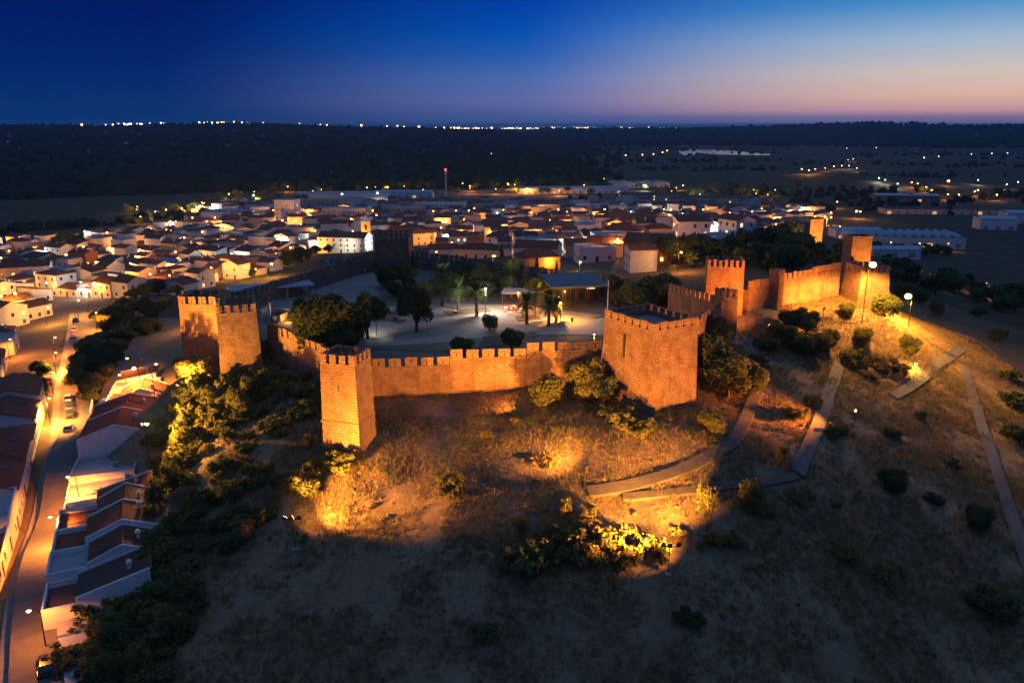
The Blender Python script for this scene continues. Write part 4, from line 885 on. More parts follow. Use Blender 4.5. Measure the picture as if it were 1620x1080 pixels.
# rooftop room on the flat house
rm_ = house('white rooftop room with a small dark window on the flat-roofed street house', (-80.5, 108.5, tz(-74, 110)+4.9), R(116), 4.2, 4.6, 2.4, 'flat', 0, wm='plaster0', frames=True, group=None, found=.3, sides=(0, 1), door=False, name='roof_room', cat='house')
g_ = random.Random(4)
GL2 = 'houses behind the lower street'
for i in range(17):
    s_ = i*9.5; c = Vector((-63.8, 87))+Vector((-.437, .9)).normalized()*s_+Vector((-.9, -.437)).normalized()*(13.5+g_.uniform(0, 3)+(9.5 if i % 3 == 2 else 0))
    if i in (6, 7): continue
    kd = g_.choice(['gable', 'gable', 'mono', 'flat', 'hip']); rmx = g_.choice(['roof0', 'roof1', 'roof3']); wmx = g_.choice(['plaster0', 'plaster1', 'plaster2'])
    house('%s house with %s in the second row behind the lower street' % (WCOL[wmx], RCOL[kd]), (c.x, c.y, tz(c.x, c.y)+.3), R(116)+g_.choice([0, math.pi/2])+g_.uniform(-.08, .08), g_.uniform(8, 11), g_.uniform(7, 9.5), g_.uniform(3.0, 4.8), kd, 1.5, 0, wmx, rmx, group=GL2, frames=True, sides=(0, 1))
# retaining wall strip in the wedge between the streets
a = Vector((-86, 153)); b = Vector((-113, 211)); d = b-a
rw = thing('retaining_wall', 'long low plastered garden wall between the two streets', 'wall', (a.x, a.y, tz(a.x, a.y)), math.atan2(d.y, d.x))
m_ = MB(); k = 10
for i in range(k):
    u0, u1 = d.length*i/k, d.length*(i+1)/k; p = a.lerp(b, (i+.5)/k); zz = tz(p.x, p.y)-tz(a.x, a.y); m_.box(u0, u1-.01, -.15, .15, zz-1.5, zz+1.5)
m_.build('wall_body', 'plaster2', rw)
# ---- cars
def car_proto(paint, label, group):
    o = thing('parked_car', label, 'car', (0, 0, 0), 0, group)
    prof = [(-2.05, .35), (-2.1, .62), (-1.98, .86), (-1.2, .93), (.85, .93), (1.75, .82), (2.08, .62), (2.1, .35)]
    m_ = MB(); V0 = []
    for s_, k in ((-1, 0), (1, 0)): V0 += [(x, s_*(.84 if .4 < z < .9 else .80), z) for x, z in prof]
    n = len(prof); m_.add(V0, [tuple(range(n))[::-1] if False else tuple(range(n)), tuple(range(n, 2*n))[::-1]]+[(i, n+i, n+(i+1) % n, (i+1) % n) for i in range(n)]); m_.build('body', paint, o, smooth=False)
    def cab(x0, x1, x2, x3, y0, y1, z0, z1): return ([(x0, -y0, z0), (x3, -y0, z0), (x3, y0, z0), (x0, y0, z0), (x1, -y1, z1), (x2, -y1, z1), (x2, y1, z1), (x1, y1, z1)], [(0, 3, 2, 1), (4, 5, 6, 7), (0, 1, 5, 4), (1, 2, 6, 5), (2, 3, 7, 6), (3, 0, 4, 7)])
    MB().add(*cab(-1.85, -1.45, .15, .95, .76, .6, .91, 1.40)).build('windows', 'glass_dark', o)
    MB().add(*cab(-1.5, -1.42, .1, .2, .63, .58, 1.38, 1.46)).build('roof', paint, o)
    for x in (-1.28, 1.3):
        for s_ in (-1, 1):
            wh = MB().tube([(x, s_*.66, .31), (x, s_*.86, .31)], .31, 12).build('wheel', 'rubber', o); MB().tube([(x, s_*.861, .31), (x, s_*.875, .31)], .19, 10).build('rim', 'steel', wh)
    for s_ in (-1, 1):
        MB().box(2.0, 2.1, s_*.62-.16, s_*.62+.16, .6, .74).build('headlight', 'white_paint', o); MB().box(-2.12, -2.02, s_*.64-.13, s_*.64+.13, .62, .8).build('tail_light', 'red_cloth', o)
        MB().box(.6, .75, s_*.9-.08, s_*.9+.08, .92, 1.05).build('mirror', paint, o)
    return o
def place_car(o, px, py, rz, lift=.14):
    c = G(px, py); o.location = (c.x, c.y, c.z+lift); o.rotation_euler = (0, 0, rz)
CG = 'cars parked along the lower street'
place_car(car_proto('car_black', 'black hatchback parked on the kerb by the blank white gable', CG), 76, 1062, R(118), .3)
for i, (px, py, pt, lb_) in enumerate([(109, 682, 'car_silver', 'silver hatchback parked at the fork, lowest of the parked line'), (112, 661, 'car_black', 'dark car parked behind the silver hatchback'), (112, 647, 'car_blue', 'dark blue car between the black and the pale parked cars'), (109, 634, 'car_white', 'pale car parked beneath the yellow lamp'), (117, 540, 'car_silver', 'silver car parked high in the lower street'), (118, 524, 'car_white', 'white car parked at the top of the lower street'), (77, 606, 'car_red', 'dark red car under the kerbside tree'), (115, 590, 'car_black', 'black car alone midway up the lower street'), (120, 510, 'car_blue', 'blue car by the bend at the street top'), (170, 640, 'car_white', 'white car parked halfway up the side street')]):
    place_car(car_proto(pt, lb_, CG), px, py, R(116))
# ================================================================== TOWN
FOOT = []
def free(x, y, r):
    return all((x-a)**2+(y-b)**2 > (r+c)**2 for a, b, c in FOOT)
# landmark buildings first: (px,py of base centre, w, d, h, rot, kind, wall, roof, label)
LMK = [
 (547, 398, 27, 12, 8.5, -12, 'gable', 2.4, 'plaster0', 'roof3', 'church', 'big white church nave with long dark roof behind the grey stone tower'),
 (640, 388, 30, 16, 7.0, 28, 'hip', 3.2, 'plaster4', 'roof1', 'convent', 'long red-roofed convent block with warm lit side behind the stone tower'),
 (702, 408, 13, 9, 4.6, 6, 'gable', 1.8, 'plaster1', 'roof0', 'house', 'cream lit house with gable just over the back wall'),
 (757, 408, 20, 10, 4.2, -10, 'hip', 2.2, 'plaster4', 'roof3', 'house', 'long dark-roofed house with lit veranda over the back wall'),
 (797, 392, 16, 12, 6.0, -8, 'hip', 2.6, 'plaster0', 'roof3', 'house', 'two-storey white villa with pyramid-like dark roof over the back wall'),
 (851, 412, 15, 10, 5.0, -14, 'gable', 2.0, 'plaster2', 'roof1', 'house', 'blue-white house with ridge roof above the ochre block'),
 (1027, 412, 14, 11, 6.5, -24, 'gable', 2.0, 'plaster_rust', 'roof1', 'house', 'tall rust-red house with plain lit flank below the bright lane'),
 (960, 405, 13, 10, 5.0, -12, 'gable', 1.8, 'plaster4', 'roof0', 'house', 'peach house with orange roof on the lit stepped lane'),
 (985, 392, 14, 12, 7, -14, 'hip', 2.4, 'plaster0', 'roof0', 'house', 'white house with deep red hipped roof above the lane'),
 (940, 412, 12, 9, 4.5, 6, 'flat', 0, 'plaster2', 'roof1', 'house', 'blue-shadowed flat-roofed house at the courtyard corner'),
 (1015, 368, 26, 18, 8.5, 8, 'hip', 4.0, 'plaster_rust', 'roof0', 'house', 'broad red mansion with very large tiled roof in mid town'),
 (980, 362, 22, 16, 8.0, 14, 'hip', 4.0, 'plaster4', 'roof0', 'house', 'large red-roofed hall joined to the broad mansion'),
 (1102, 372, 20, 14, 5.5, 26, 'gable', 2.8, 'plaster4', 'roof1', 'house', 'wide pale pink gabled house near the dark grove'),
 (1128, 392, 12, 7, 4.0, 50, 'flat', 0, 'plaster2', 'roof1', 'house', 'blue-white house lit by a cold lamp at the grove'),
]
rotfix = 0
def footreg(x, y, w, d): FOOT.append((x, y, max(w, d)*.5))
for (px, py, w, d, h, rot, kd, rh, wm_, rm2, nm, lb_) in LMK:
    c = G(px, py); footreg(c.x, c.y, w, d)
    house(lb_, c, R(rot), w, d, h, kd, rh, 0, wm_, rm2, group='landmark houses behind the castle' if nm == 'house' else None, name=nm, cat='church' if nm == 'church' else ('building' if nm == 'convent' else 'house'), lit=.1, frames=False, found=5, dens=3.4)
# church bell tower
c = G(580, 388); bt = thing('bell_tower', 'lit yellow baroque bell tower beside the church roof', 'bell tower', c, R(10)); footreg(c.x, c.y, 7, 7)
MB().box(-2.6, 2.6, -2.6, 2.6, -3, 13.5).build('shaft', 'plaster_ochre', bt); MB().box(-2.9, 2.9, -2.9, 2.9, 13.5, 14.0).build('cornice', 'plaster1', bt)
for r0 in range(4):
    for u in (-1.1, 1.1):
        if u > 0: o = MB().box(-.7, .7, -.06, .1, 9.2, 12.2).build('belfry_opening', 'glass_dark', bt); o.location = (2.6*math.sin(r0*math.pi/2), -2.6*math.cos(r0*math.pi/2), 0); o.rotation_euler.z = r0*math.pi/2
MB().add([(-2.4, -2.4, 14), (2.4, -2.4, 14), (2.4, 2.4, 14), (-2.4, 2.4, 14), (-1.2, -1.2, 15.6), (1.2, -1.2, 15.6), (1.2, 1.2, 15.6), (-1.2, 1.2, 15.6), (0, 0, 17.4)], [(0, 1, 5, 4), (1, 2, 6, 5), (2, 3, 7, 6), (3, 0, 4, 7), (4, 5, 8), (5, 6, 8), (6, 7, 8), (7, 4, 8)]).build('dome', 'plaster1', bt)
for u in (-2.4, 2.4):
    for v in (-2.4, 2.4): MB().tube([(u, v, 14), (u, v, 15.2)], [.25, .05], 6).build('pinnacle', 'plaster1', bt)
o = thing('floodlight', 'floodlight washing the bell tower from a roof below', 'floodlight', (c.x-2, c.y-9, tz(c.x-2, c.y-9)), 0, 'castle floodlights'); MB().tube([(0, 0, -.3), (0, 0, 5.5)], .06).build('post', 'iron', o); MB().box(-.3, .3, -.2, .2, 5.5, 5.9).build('head', 'iron', o); light('SPOT', o, (0, .4, 5.7), 9000, WARM, .15, (2, 9, 4.5), R(70))  # fixture added to light the bell tower
c = G(547, 398)
for (dx, dy, lb_, colr, tx, pw) in [(21, -9, 'white floodlight on the church gable', (1, .97, .9), 13, 14000), (-17, -11, 'yellow floodlight on the church end wall', WARM, -11, 12000), (3, -17, 'pale floodlight along the church nave', (1, .85, .6), 2, 7000)]:  # fixtures added to light the church walls
    p = Vector((c.x+dx, c.y+dy, tz(c.x+dx, c.y+dy))); flood(lb_, tuple(p), [((c.x+tx, c.y, c.z+5), pw, colr, 100)], h=4.5, group='church floodlights')
c = G(640, 388); p = (c.x+17, c.y-13, tz(c.x+17, c.y-13)); flood('amber floodlight on the convent flank', p, [((c.x+8, c.y, c.z+4), 12000, SOD, 120)], h=5.5, group='church floodlights')  # added with the church set, to light the convent flank
# red flag on a pole
c = G(552, 385); fl = thing('flag', 'red flag hanging from a pole beside the church', 'flag', c); MB().tube([(0, 0, -1), (0, 0, 13)], .08, 6).build('pole', 'white_paint', fl)
m_ = MB(); m_.add([(i*.35, .15*math.sin(i*1.3), z) for i in range(7) for z in (10.2-.12*i, 12.8-.2*i)], [(2*i, 2*i+2, 2*i+3, 2*i+1) for i in range(6)]); m_.build('cloth', 'red_cloth', fl)
# apartment blocks (far town): windows each built
APT = [(457, 358, 15, 12, 19, -8, 'plaster2', 'tall slab apartment tower with an orange-lit lower corner'), (413, 348, 14, 12, 10, 10, 'plaster2', 'small blue-grey apartment block with rows of square windows'), (510, 336, 46, 12, 11, 6, 'plaster4', 'long pink-lit apartment range behind the slab tower'), (548, 350, 34, 11, 10, -4, 'plaster1', 'long cream apartment range before the pink one'),
       (478, 380, 16, 10, 8, 4, 'plaster4', 'four-window-wide peach block near the church'), (640, 345, 34, 12, 9, 5, 'plaster4', 'salmon apartment range behind the bell tower'), (700, 338, 40, 12, 9, -3, 'plaster2', 'blue flat-topped range by the mast'), (345, 352, 20, 16, 8, 5, 'plaster2', 'blue cubic building at the left town edge'), (383, 350, 20, 16, 8, 5, 'plaster2', 'second blue cubic building beside its twin at the town edge'),
       (1030, 322, 60, 12, 9, -2, 'plaster4', 'long lit apartment row along the far avenue'), (1130, 326, 66, 12, 8, -4, 'plaster4', 'continuing apartment row along the far avenue beside the dark grove'), (925, 330, 30, 12, 6, 0, 'plaster1', 'pale block left of the long avenue row'), (20, 458, 30, 10, 10, 24, 'plaster4', 'long yellow-lit block at the edge of the lower town'), (62, 455, 11, 12, 10, 24, 'plaster2', 'blue-white gable block joined to the long yellow-lit one')]
for (px, py, w, d, h, rot, wm_, lb_) in APT:
    c = G(px, py); footreg(c.x, c.y, w*.7, d)
    house(lb_, c, R(rot), w, d, h, 'flat' if px < 1000 and px > 330 else 'gable', 1.6, 0, wm_, 'roof1', group='apartment blocks of the town', name='apartment_block', cat='apartment block', lit=.08, chim=False, sides=(0, 1, 3), dens=3.6, found=4)
# industrial sheds on the right
def shed(px, py, w, d, h, rot, label, teeth=0, wm_='plaster0', rm2='roof_metal', lit=True, name='warehouse'):
    c = G(px, py); footreg(c.x, c.y, w*.8, d); o = thing(name, label, 'warehouse', c, R(rot), 'warehouses on the plain')
    MB().box(-w/2, w/2, -d/2, d/2, -3, h).build('wall', wm_, o)
    if teeth:
        tw = w/teeth
        for i in range(teeth):
            x = -w/2+tw*i; MB().add([(x, -d/2-.3, h), (x+tw-.05, -d/2-.3, h), (x+tw-.05, d/2, h), (x, d/2, h), (x+tw*.35, -d/2-.3, h+1.8), (x+tw*.35, d/2, h+1.8)], [(0, 4, 5, 3), (4, 1, 2, 5), (0, 1, 4), (2, 3, 5), (0, 3, 2, 1)]).build('roof_bay', rm2, o)
    else: roof_mb(w, d, h, 'gable', 1.2, .3).build('roof', rm2, o, uv=True)
    n = max(2, int(w/7))
    for i in range(n):
        x = -w/2+w*(i+.5)/n; MB().box(x-1.6, x+1.6, -d/2-.06, -d/2+.05, .2, 2.6).build('loading_door', 'shop_front' if lit and (i*7) % 5 == 0 else 'concrete', o)
    return o
shed(1425, 386, 62, 26, 6, -8, 'long white warehouse with ridged blue roof bays and lit loading doors', 12)
shed(1352, 376, 28, 20, 5.5, -8, 'pale warehouse with sloping roof next to the ridged one', 0)
shed(1572, 362, 24, 16, 8, -12, 'white cubic warehouse office beyond the ridged shed', 0, lit=False); shed(1630, 352, 40, 20, 8, -12, 'blue-white hangar beyond the cubic office', 0, lit=False)
shed(1500, 338, 110, 16, 4.5, -4, 'very long low terrace of lit sheds along the far road', 0, wm_='plaster4', rm2='roof3'); shed(1430, 318, 60, 20, 6, -8, 'red-lit shed by the orange lamp on the far road', 0, wm_='plaster_rust')
shed(1395, 405, 34, 9, 4.0, -3, 'low roadside store with bright white sign', 0)
sgn = G(1352, 402); o = thing('shop_sign', 'glowing white sign before the low roadside store', 'sign', sgn, R(-3)); MB().box(-4, 4, -.15, .15, 2.2, 3.3).build('panel', 'sign_white', o); MB().box(-3, -2.8, -.1, .1, -.5, 2.2).build('post', 'steel', o); MB().box(2.8, 3, -.1, .1, -.5, 2.2).build('post', 'steel', o)
shed(1010, 296, 70, 22, 6, 8, 'white greenhouse-like sheds on the far fields', 5); shed(905, 305, 120, 26, 6, 6, 'long blue-roofed market hall behind the town', 0); shed(545, 316, 90, 24, 7, 3, 'white floodlit supermarket at the foot of the wooded hill', 0); shed(640, 312, 60, 20, 6, 0, 'pale hall beside the floodlit supermarket', 0)
shed(518, 274, 28, 10, 6, 0, 'isolated bright white hall on the wooded hillside', 0, lit=False); shed(4, 228, 26, 12, 7, 0, 'blue-white hall high on the left hillside', 0, lit=False); shed(198, 230, 22, 10, 6, 0, 'grey farm hall on the left hillside', 0, lit=False)
for (px, py, pw_) in [(518, 276, 9000), (545, 320, 9000), (600, 318, 6000), (408, 322, 12000)]:
    c = G(px, py); make_lamp('cold white yard lamp by the %s' % {518: 'isolated hillside hall', 545: 'floodlit supermarket', 600: 'supermarket car park', 408: 'sports ground at the wooded hill'}[px], (c.x, c.y-14, c.z), 9, 'bulb_white', WHITE, pw_, r=.9, group='yard lamps at the town edge')
# places of the bright town lamps, kept clear of houses (the pixel is the lamp head)
EXPL = []
for (px, py, kind, pw, r, lb_) in [(428, 420, 'y', 5200, .5, 'very bright yellow lamp beside the big dark trees below the church'), (1028, 352, 's', 4200, .4, 'bright lamp at the top of the glowing lane'), (1022, 366, 's', 3500, .36, 'bright lamp halfway down the glowing lane'), (1070, 352, 's', 2600, .3, 'orange lamp beside the broad red mansion'), (1020, 385, 's', 3000, .36, 'orange lamp by the lit steps'), (972, 386, 's', 4200, .4, 'glaring lamp on the peach house corner'), (1068, 390, 's', 3500, .36, 'orange lamp before the rust house end'), (1072, 402, 's', 2500, .3, 'lower orange lamp by the rust house'),
      (905, 350, 's', 2200, .3, 'orange lamp in the roofs of mid town'), (720, 372, 's', 2600, .3, 'orange lamp in the church square trees'), (712, 386, 's', 2000, .3, 'lamp low on the church square'), (867, 372, 'y', 2400, .3, 'yellow lamp in the street of gardens'), (1126, 368, 'w', 2600, .36, 'cold white lamp near the dark grove'), (780, 412, 's', 1800, .3, 'lamp under the long dark-roofed veranda'), (690, 404, 'y', 2200, .3, 'lamp washing the cream lit gable'), (505, 385, 'y', 2600, .3, 'yellow lamp against the church flank'), (390, 424, 'y', 1500, .3, 'yellow garden lamp under the castle hedge'), (404, 428, 'y', 1500, .26, 'second yellow garden lamp under the castle hedge'), (356, 425, 's', 900, .26, 'small orange lamp in the castle lane'),
      (466, 352, 's', 3600, .4, 'orange lamp at the foot of the slab tower'), (440, 345, 'y', 3000, .4, 'yellow lamp between the apartment blocks'), (30, 465, 'y', 4200, .4, 'yellow lamp before the long yellow-lit block'), (8, 470, 'y', 3600, .4, 'yellow lamp at the edge block'), (75, 488, 'y', 3600, .36, 'yellow lamp on the bright facade of the lower town'), (125, 478, 's', 2600, .3, 'lamp on the white facade of the bend'), (140, 470, 's', 1800, .3, 'second lamp on the facade of the bend'), (303, 488, 's', 1400, .3, 'lamp in the trees beneath the weathered tower')]:
    c = G(px, py); c = G(px, py+6*FPX/max(c.y, 100)); EXPL.append((px, py, kind, pw, r, lb_, c)); FOOT.append((c.x, c.y-2, 1.5))
# ---- generated town rows
HC = []
gh = random.Random(21)
def district(cx, cy, ang_, nu, nv, test):
    ca_, sa_ = math.cos(R(ang_)), math.sin(R(ang_)); v = -nv
    k = 0
    while v < nv:
        d0 = gh.uniform(8.5, 11); u = -nu+gh.uniform(0, 6)
        while u < nu:
            w = gh.uniform(6.5, 12.5)
            x = cx+(u+w/2)*ca_-(v+d0/2)*sa_; y = cy+(u+w/2)*sa_+(v+d0/2)*ca_
            if gh.random() < .90 and y > 20: HC.append((x, y, w-.1, d0-gh.uniform(.3, 2), R(ang_)+(0 if k % 2 == 0 else math.pi)+gh.uniform(-.05, .05), test))
            u += w+(gh.uniform(2, 6) if gh.random() < .22 else .05)
        v += d0+(5.5 if k % 2 else .6); k += 1
district(-210, 330, -24, 190, 190, lambda x: x < -78); district(20, 380, 6, 150, 190, lambda x: -78 <= x < 75); district(150, 420, 24, 170, 190, lambda x: x >= 75); district(-30, 640, 3, 420, 90, lambda x: True)
xs = np.array([h[0] for h in HC]); ys = np.array([h[1] for h in HC]); zs = terrain(xs, ys); keep = []
CX = [(p[0], p[1]) for p in CASTLE]
ccx, ccy = -8, 162
for h, z in zip(HC, zs):
    x, y, w, d, rz, test = h
    if not test(x): continue
    px, py, dp = proj(x, y, z)
    if not (-40 < px < 1340) or not inpoly(px, py, TOWN_PX): continue
    if py > 470 and px > 60: continue
    kx = [(p[0]+(12 if p[0] > ccx else -12), p[1]+(14 if p[1] > ccy else -10)) for p in CX]
    if inpoly(x, y, kx) or not free(x, y, max(w, d)*.42): continue
    # keep off the two streets
    if min((x-a)**2+(y-b)**2 for a, b in ST+BR) < 121 or (x+100 < 40 and y < 232 and x > -150 and (x+63.8)*.9+(y-87)*.437 > -32): continue
    keep.append((dp, x, y, float(z), w, d, rz, px, py)); FOOT.append((x, y, max(w, d)*.38))
keep.sort()
GT = 'houses of the old town'
far_mb = MB(); far_rf = MB()
WM = ['plaster0']*5+['plaster1']*2+['plaster2']*3+['plaster3']+['plaster4']*2+['plaster_rust']; RM = ['roof0', 'roof1', 'roof1', 'roof2', 'roof3']
PLACE = lambda px: 'in the lower town' if px < 330 else ('on the slope below the church' if px < 620 else ('in the streets behind the castle' if px < 900 else 'in the lanes towards the dark grove'))
nT = 0
for (dp, x, y, z, w, d, rz, px, py) in keep:
    kd = gh.choices(['gable', 'hip', 'mono', 'flat'], [5, 2, 2.2, 2.4])[0]; h = gh.choice([3.3, 4.0, 4.4, 5.8, 6.2, 6.6, 8.6]); rh = gh.uniform(1.1, 1.9); wm_ = gh.choice(WM); rm2 = gh.choice(RM); ax = gh.choice([0, 0, 1])
    if nT < 262:
        st = 'three-storey' if h > 8 else ('two-storey' if h > 5 else 'low')
        house('%s %s house with %s %s' % (st, WCOL[wm_], RCOL[kd], PLACE(px)), (x, y, z), rz, w, d, h, kd, rh, ax, wm_, rm2, group=GT, lit=.18, found=4, sides=(0, 1, 3) if dp < 330 else (0,), chim=gh.random() < .6, dens=3.0); nT += 1
    else:
        c_, s_ = math.cos(rz), math.sin(rz)
        wi = {'plaster0': 0, 'plaster1': 1, 'plaster2': 2}.get(wm_, 3)
        for mb, src, mi in ((far_mb, wall_mb(w, d, h, kd, rh, ax), wi), (far_rf, roof_mb(w, d, h, kd, rh, ax=ax), (0 if kd != 'flat' else 1))):
            mb.add([(x+a*c_-b*s_, y+a*s_+b*c_, z+q) for a, b, q in src.v], src.f, mi)
print('town houses', nT, len(keep))
fh = thing('far_houses', 'mass of small far houses towards the river plain', 'houses'); fh['kind'] = 'stuff'
o = far_mb.build('walls', ['plaster0', 'plaster1', 'plaster2', 'plaster4'], fh); o['kind'] = 'stuff'; o = far_rf.build('roofs', ['roof1', 'roof_flat'], fh, uv=True); o['kind'] = 'stuff'
# ---- town lamps: one built, the rest copied
TL = 'street lamps of the town'
tl = {}
def town_lamp(x, y, h, label, kind='s', pw=900, r=.26):
    key = (kind, r)
    z = tz(x, y)
    bulb, colr = {'s': ('bulb_sodium', SOD), 'w': ('bulb_white', WHITE), 'y': ('bulb_warm', WARM)}[kind]
    if key not in tl: o = tl[key] = make_lamp(label, (x, y, z), 6.0, bulb, colr, 0, 1.0, gh.uniform(0, 6), TL, r=r); 
    else:
        o = dup(tl[key]) if not any(c.type == 'LIGHT' for c in tl[key].children) else None
        o.location = (x, y, z); o.rotation_euler.z = gh.uniform(0, 6); o['label'] = label; o['group'] = TL
    return o
LIT = []
for (px, py, kind, pw, r, lb_, c) in EXPL:
    o = town_lamp(c.x, c.y, 6.0, lb_, kind, pw, r); LIT.append((o, pw*.8, kind, r))
n_l = 0; FL = []; flm = MB()
for (dp, x, y, z, w, d, rz, px, py) in keep:
    if gh.random() < (.22 if dp < 300 else .32):
        q = d/2+1.6; lx, ly = x+math.sin(rz)*q, y-math.cos(rz)*q; kind = gh.choices(['s', 'y', 'w'], [8, 1.2, 1.2])[0]; n_l += 1
        if n_l <= 125:
            rl = .36 if dp < 350 else .5
            o = town_lamp(lx, ly, 5.2, {'s': 'orange', 'y': 'yellow', 'w': 'cold white'}[kind]+' lamp among the town roofs', kind, 0, rl); LIT.append((o, gh.uniform(350, 1000)*(1 if dp < 300 else 1.6), kind, rl))
        elif n_l < 300:
            lz = tz(lx, ly); flm.tube([(lx, ly, lz-.5), (lx, ly, lz+6)], .06, 5, 0).sphere((lx, ly, lz+6.3), .5, 6, {'s': 1, 'y': 2, 'w': 3}[kind])
            if n_l % 2: FL.append((lx, ly-1.2, lz+6, kind, gh.uniform(1200, 3000)))
fo = tag(flm.build('far_lamps', ['iron', 'bulb_sodium', 'bulb_warm', 'bulb_white']), 'many tiny lamps among the farthest town roofs', 'lamps', kind='stuff')
for (lx, ly, lz, kind, pw) in FL: light('POINT', fo, (lx, ly, lz), pw*2, {'s': SOD, 'w': WHITE, 'y': WARM}[kind], .15)
for i in range(62):   # the riverside avenue and its car parks beyond the town
    px = gh.choice([gh.uniform(205, 330), gh.uniform(300, 620), gh.uniform(620, 930), gh.uniform(900, 1230)])
    py = 352-52*min(1, max(0, (px-205)/330))+(8 if px > 1000 else 0)+gh.uniform(-12, 10); c = G(px, py); kind = gh.choice('sssyyw'); r = gh.choice([.34, .34, .5])
    o = town_lamp(c.x, c.y, 6, {'s': 'orange', 'y': 'yellow', 'w': 'cold white'}[kind]+' lamp along the riverside avenue', kind, 0, r); o['group'] = 'lamps of the riverside avenue'
    if gh.random() < .7: LIT.append((o, gh.uniform(1500, 5500), kind, r))
for (px, py, kind, r) in [(1269, 275, 'y', .6), (1280, 277, 'y', .6), (1290, 275, 's', .6), (1305, 272, 'y', .5), (1318, 269, 'y', .6), (1330, 268, 'y', .7), (1342, 268, 'w', .6), (1341, 258, 'w', .5), (1350, 256, 'y', .5), (1355, 272, 'y', .5), (1390, 290, 'w', .7), (1400, 293, 'w', .6), (1418, 299, 'w', .6), (1440, 297, 's', .6), (1452, 299, 's', .6), (1466, 305, 's', .6), (1474, 310, 's', .6), (1480, 318, 's', .7), (1500, 295, 's', 1.4), (1545, 310, 's', .7), (1500, 317, 's', .6), (1517, 318, 's', .6), (1540, 312, 'y', .6), (1575, 318, 'y', .6), (1462, 254, 's', 1.0), (1484, 252, 'y', .7), (1537, 248, 'w', .8), (1568, 247, 'w', .9), (1594, 246, 'w', .8), (1386, 237, 'w', .8), (1340, 238, 'w', .7), (903, 248, 's', 1.9), (777, 248, 's', 1.4), (989, 250, 's', 1.2), (1016, 249, 's', 1.2), (1034, 248, 's', 1.1), (1048, 245, 's', 1.2), (1056, 242, 's', 1.2), (1545, 293, 'w', .6), (1590, 300, 'y', .6), (1608, 296, 'w', .6), (1316, 357, 'y', .5), (1352, 346, 'y', .8), (1360, 347, 's', .6), (1330, 373, 's', .4), (1325, 330, 's', .5)]:
    c = G(px, py); o = town_lamp(c.x, c.y, 7.0, {'s': 'orange', 'y': 'yellow', 'w': 'cold white'}[kind]+(' lamp of the little hill road' if px < 1360 and 250 < py < 280 and px > 1200 else (' lamp by the warehouses' if py > 282 else ' farm lamp out on the dark plain')), kind, 0, r); o['group'] = 'lamps scattered over the plain'
    if 1260 < px < 1600 and py > 255: LIT.append((o, 2500, kind, r))
for (o, pw, kind, rl) in LIT:
    light('POINT', o, (1.0, 0, 6.0-.1-.8*rl-.22), pw*3.3, {'s': SOD, 'w': WHITE, 'y': WARM}[kind], .15)
for (x, y) in [(1362, 392), (1400, 394), (1445, 396), (1490, 396)]:
    c = G(x, y); make_lamp('low warm yard lamp along the front of the ridged warehouse', (c.x, c.y-4, c.z), 4.5, 'bulb_warm', WARM, 1500, r=.25, group='yard lamps of the warehouses')
# lattice mast with a red beacon
c = G(706, 322); ms = thing('radio_mast', 'tall lattice radio mast with a red beacon above the town', 'mast', c); H = 31
m_ = MB()
for u, v in ((-.9, -.9), (.9, -.9), (.9, .9), (-.9, .9)): m_.tube([(u, v, -1), (u*.45, v*.45, H)], .16, 5)
for i in range(12):
    z0 = H*i/12; k = .9-.495*i/12; z1 = H*(i+1)/12; k1 = .9-.495*(i+1)/12
    for (a, b), (c2, d2) in (((-k, -k), (k1, -k1)), ((k, -k), (k1, k1)), ((k, k), (-k1, k1)), ((-k, k), (-k1, -k1))): m_.tube([(a, b, z0), (c2, d2, z1)], .09, 4)
m_.build('lattice', 'white_paint', ms)
MB().box(-1.6, 1.6, -1.6, 1.6, H-3.5, H-3.2).build('platform', 'steel', ms)
for a in range(3): MB().box(1.2*math.cos(a*2.1)-.25, 1.2*math.cos(a*2.1)+.25, 1.2*math.sin(a*2.1)-.25, 1.2*math.sin(a*2.1)+.25, H-3, H-.6).build('antenna_panel', 'white_paint', ms)
MB().sphere((0, 0, H+.5), .8).build('beacon', 'bulb_red', ms)
# ================================================================== PLANTING ON THE HILL
gv = random.Random(33)
def put(key, px, py, s, label, cat='bush', name='shrub', group=None, sz=None):
    c = G(px, py); return plant(key, c, s, label, cat, group, name=name, sz=sz, sink=.15)
# trees against the front walls
put('round_olive', 868, 640, 1.15, 'dense olive-leaved tree hugging the stepped curtain wall', 'tree', 'tree', sz=1.15)
put('broad_olive', 925, 632, 1.0, 'wide thorny tree in the corner of curtain wall and broad tower', 'tree', 'tree', sz=.95)
put('broad_mid', 955, 640, .8, 'tree touching the shaded flank of the broad tower', 'tree', 'tree')
put('shrub_olive', 985, 672, 1.9, 'yellow-lit bush at the left foot of the broad tower', group='bushes at the broad tower'); put('shrub_olive', 1015, 684, 1.7, 'yellow-lit bush before the corner of the broad tower', group='bushes at the broad tower'); put('shrub_olive', 968, 655, 1.5, 'bush between thorny tree and broad tower', group='bushes at the broad tower')
put('round_olive', 1126, 682, .72, 'rounded yellow bush at the right foot of the broad tower', 'tree', 'tree')
put('broad_mid', 1150, 628, 1.35, 'large rounded tree beside the broad tower above the footpath', 'tree', 'tree', sz=1.25); put('broad_mid', 1120, 600, 1.2, 'tree filling the corner behind the broad tower', 'tree', 'tree', sz=1.15); put('round_mid', 1180, 622, 1.2, 'lit outer tree above the footpath bend', 'tree', 'tree'); put('broad_dark', 1128, 560, 1.0, 'dark tree under the gate passage wall', 'tree', 'tree')
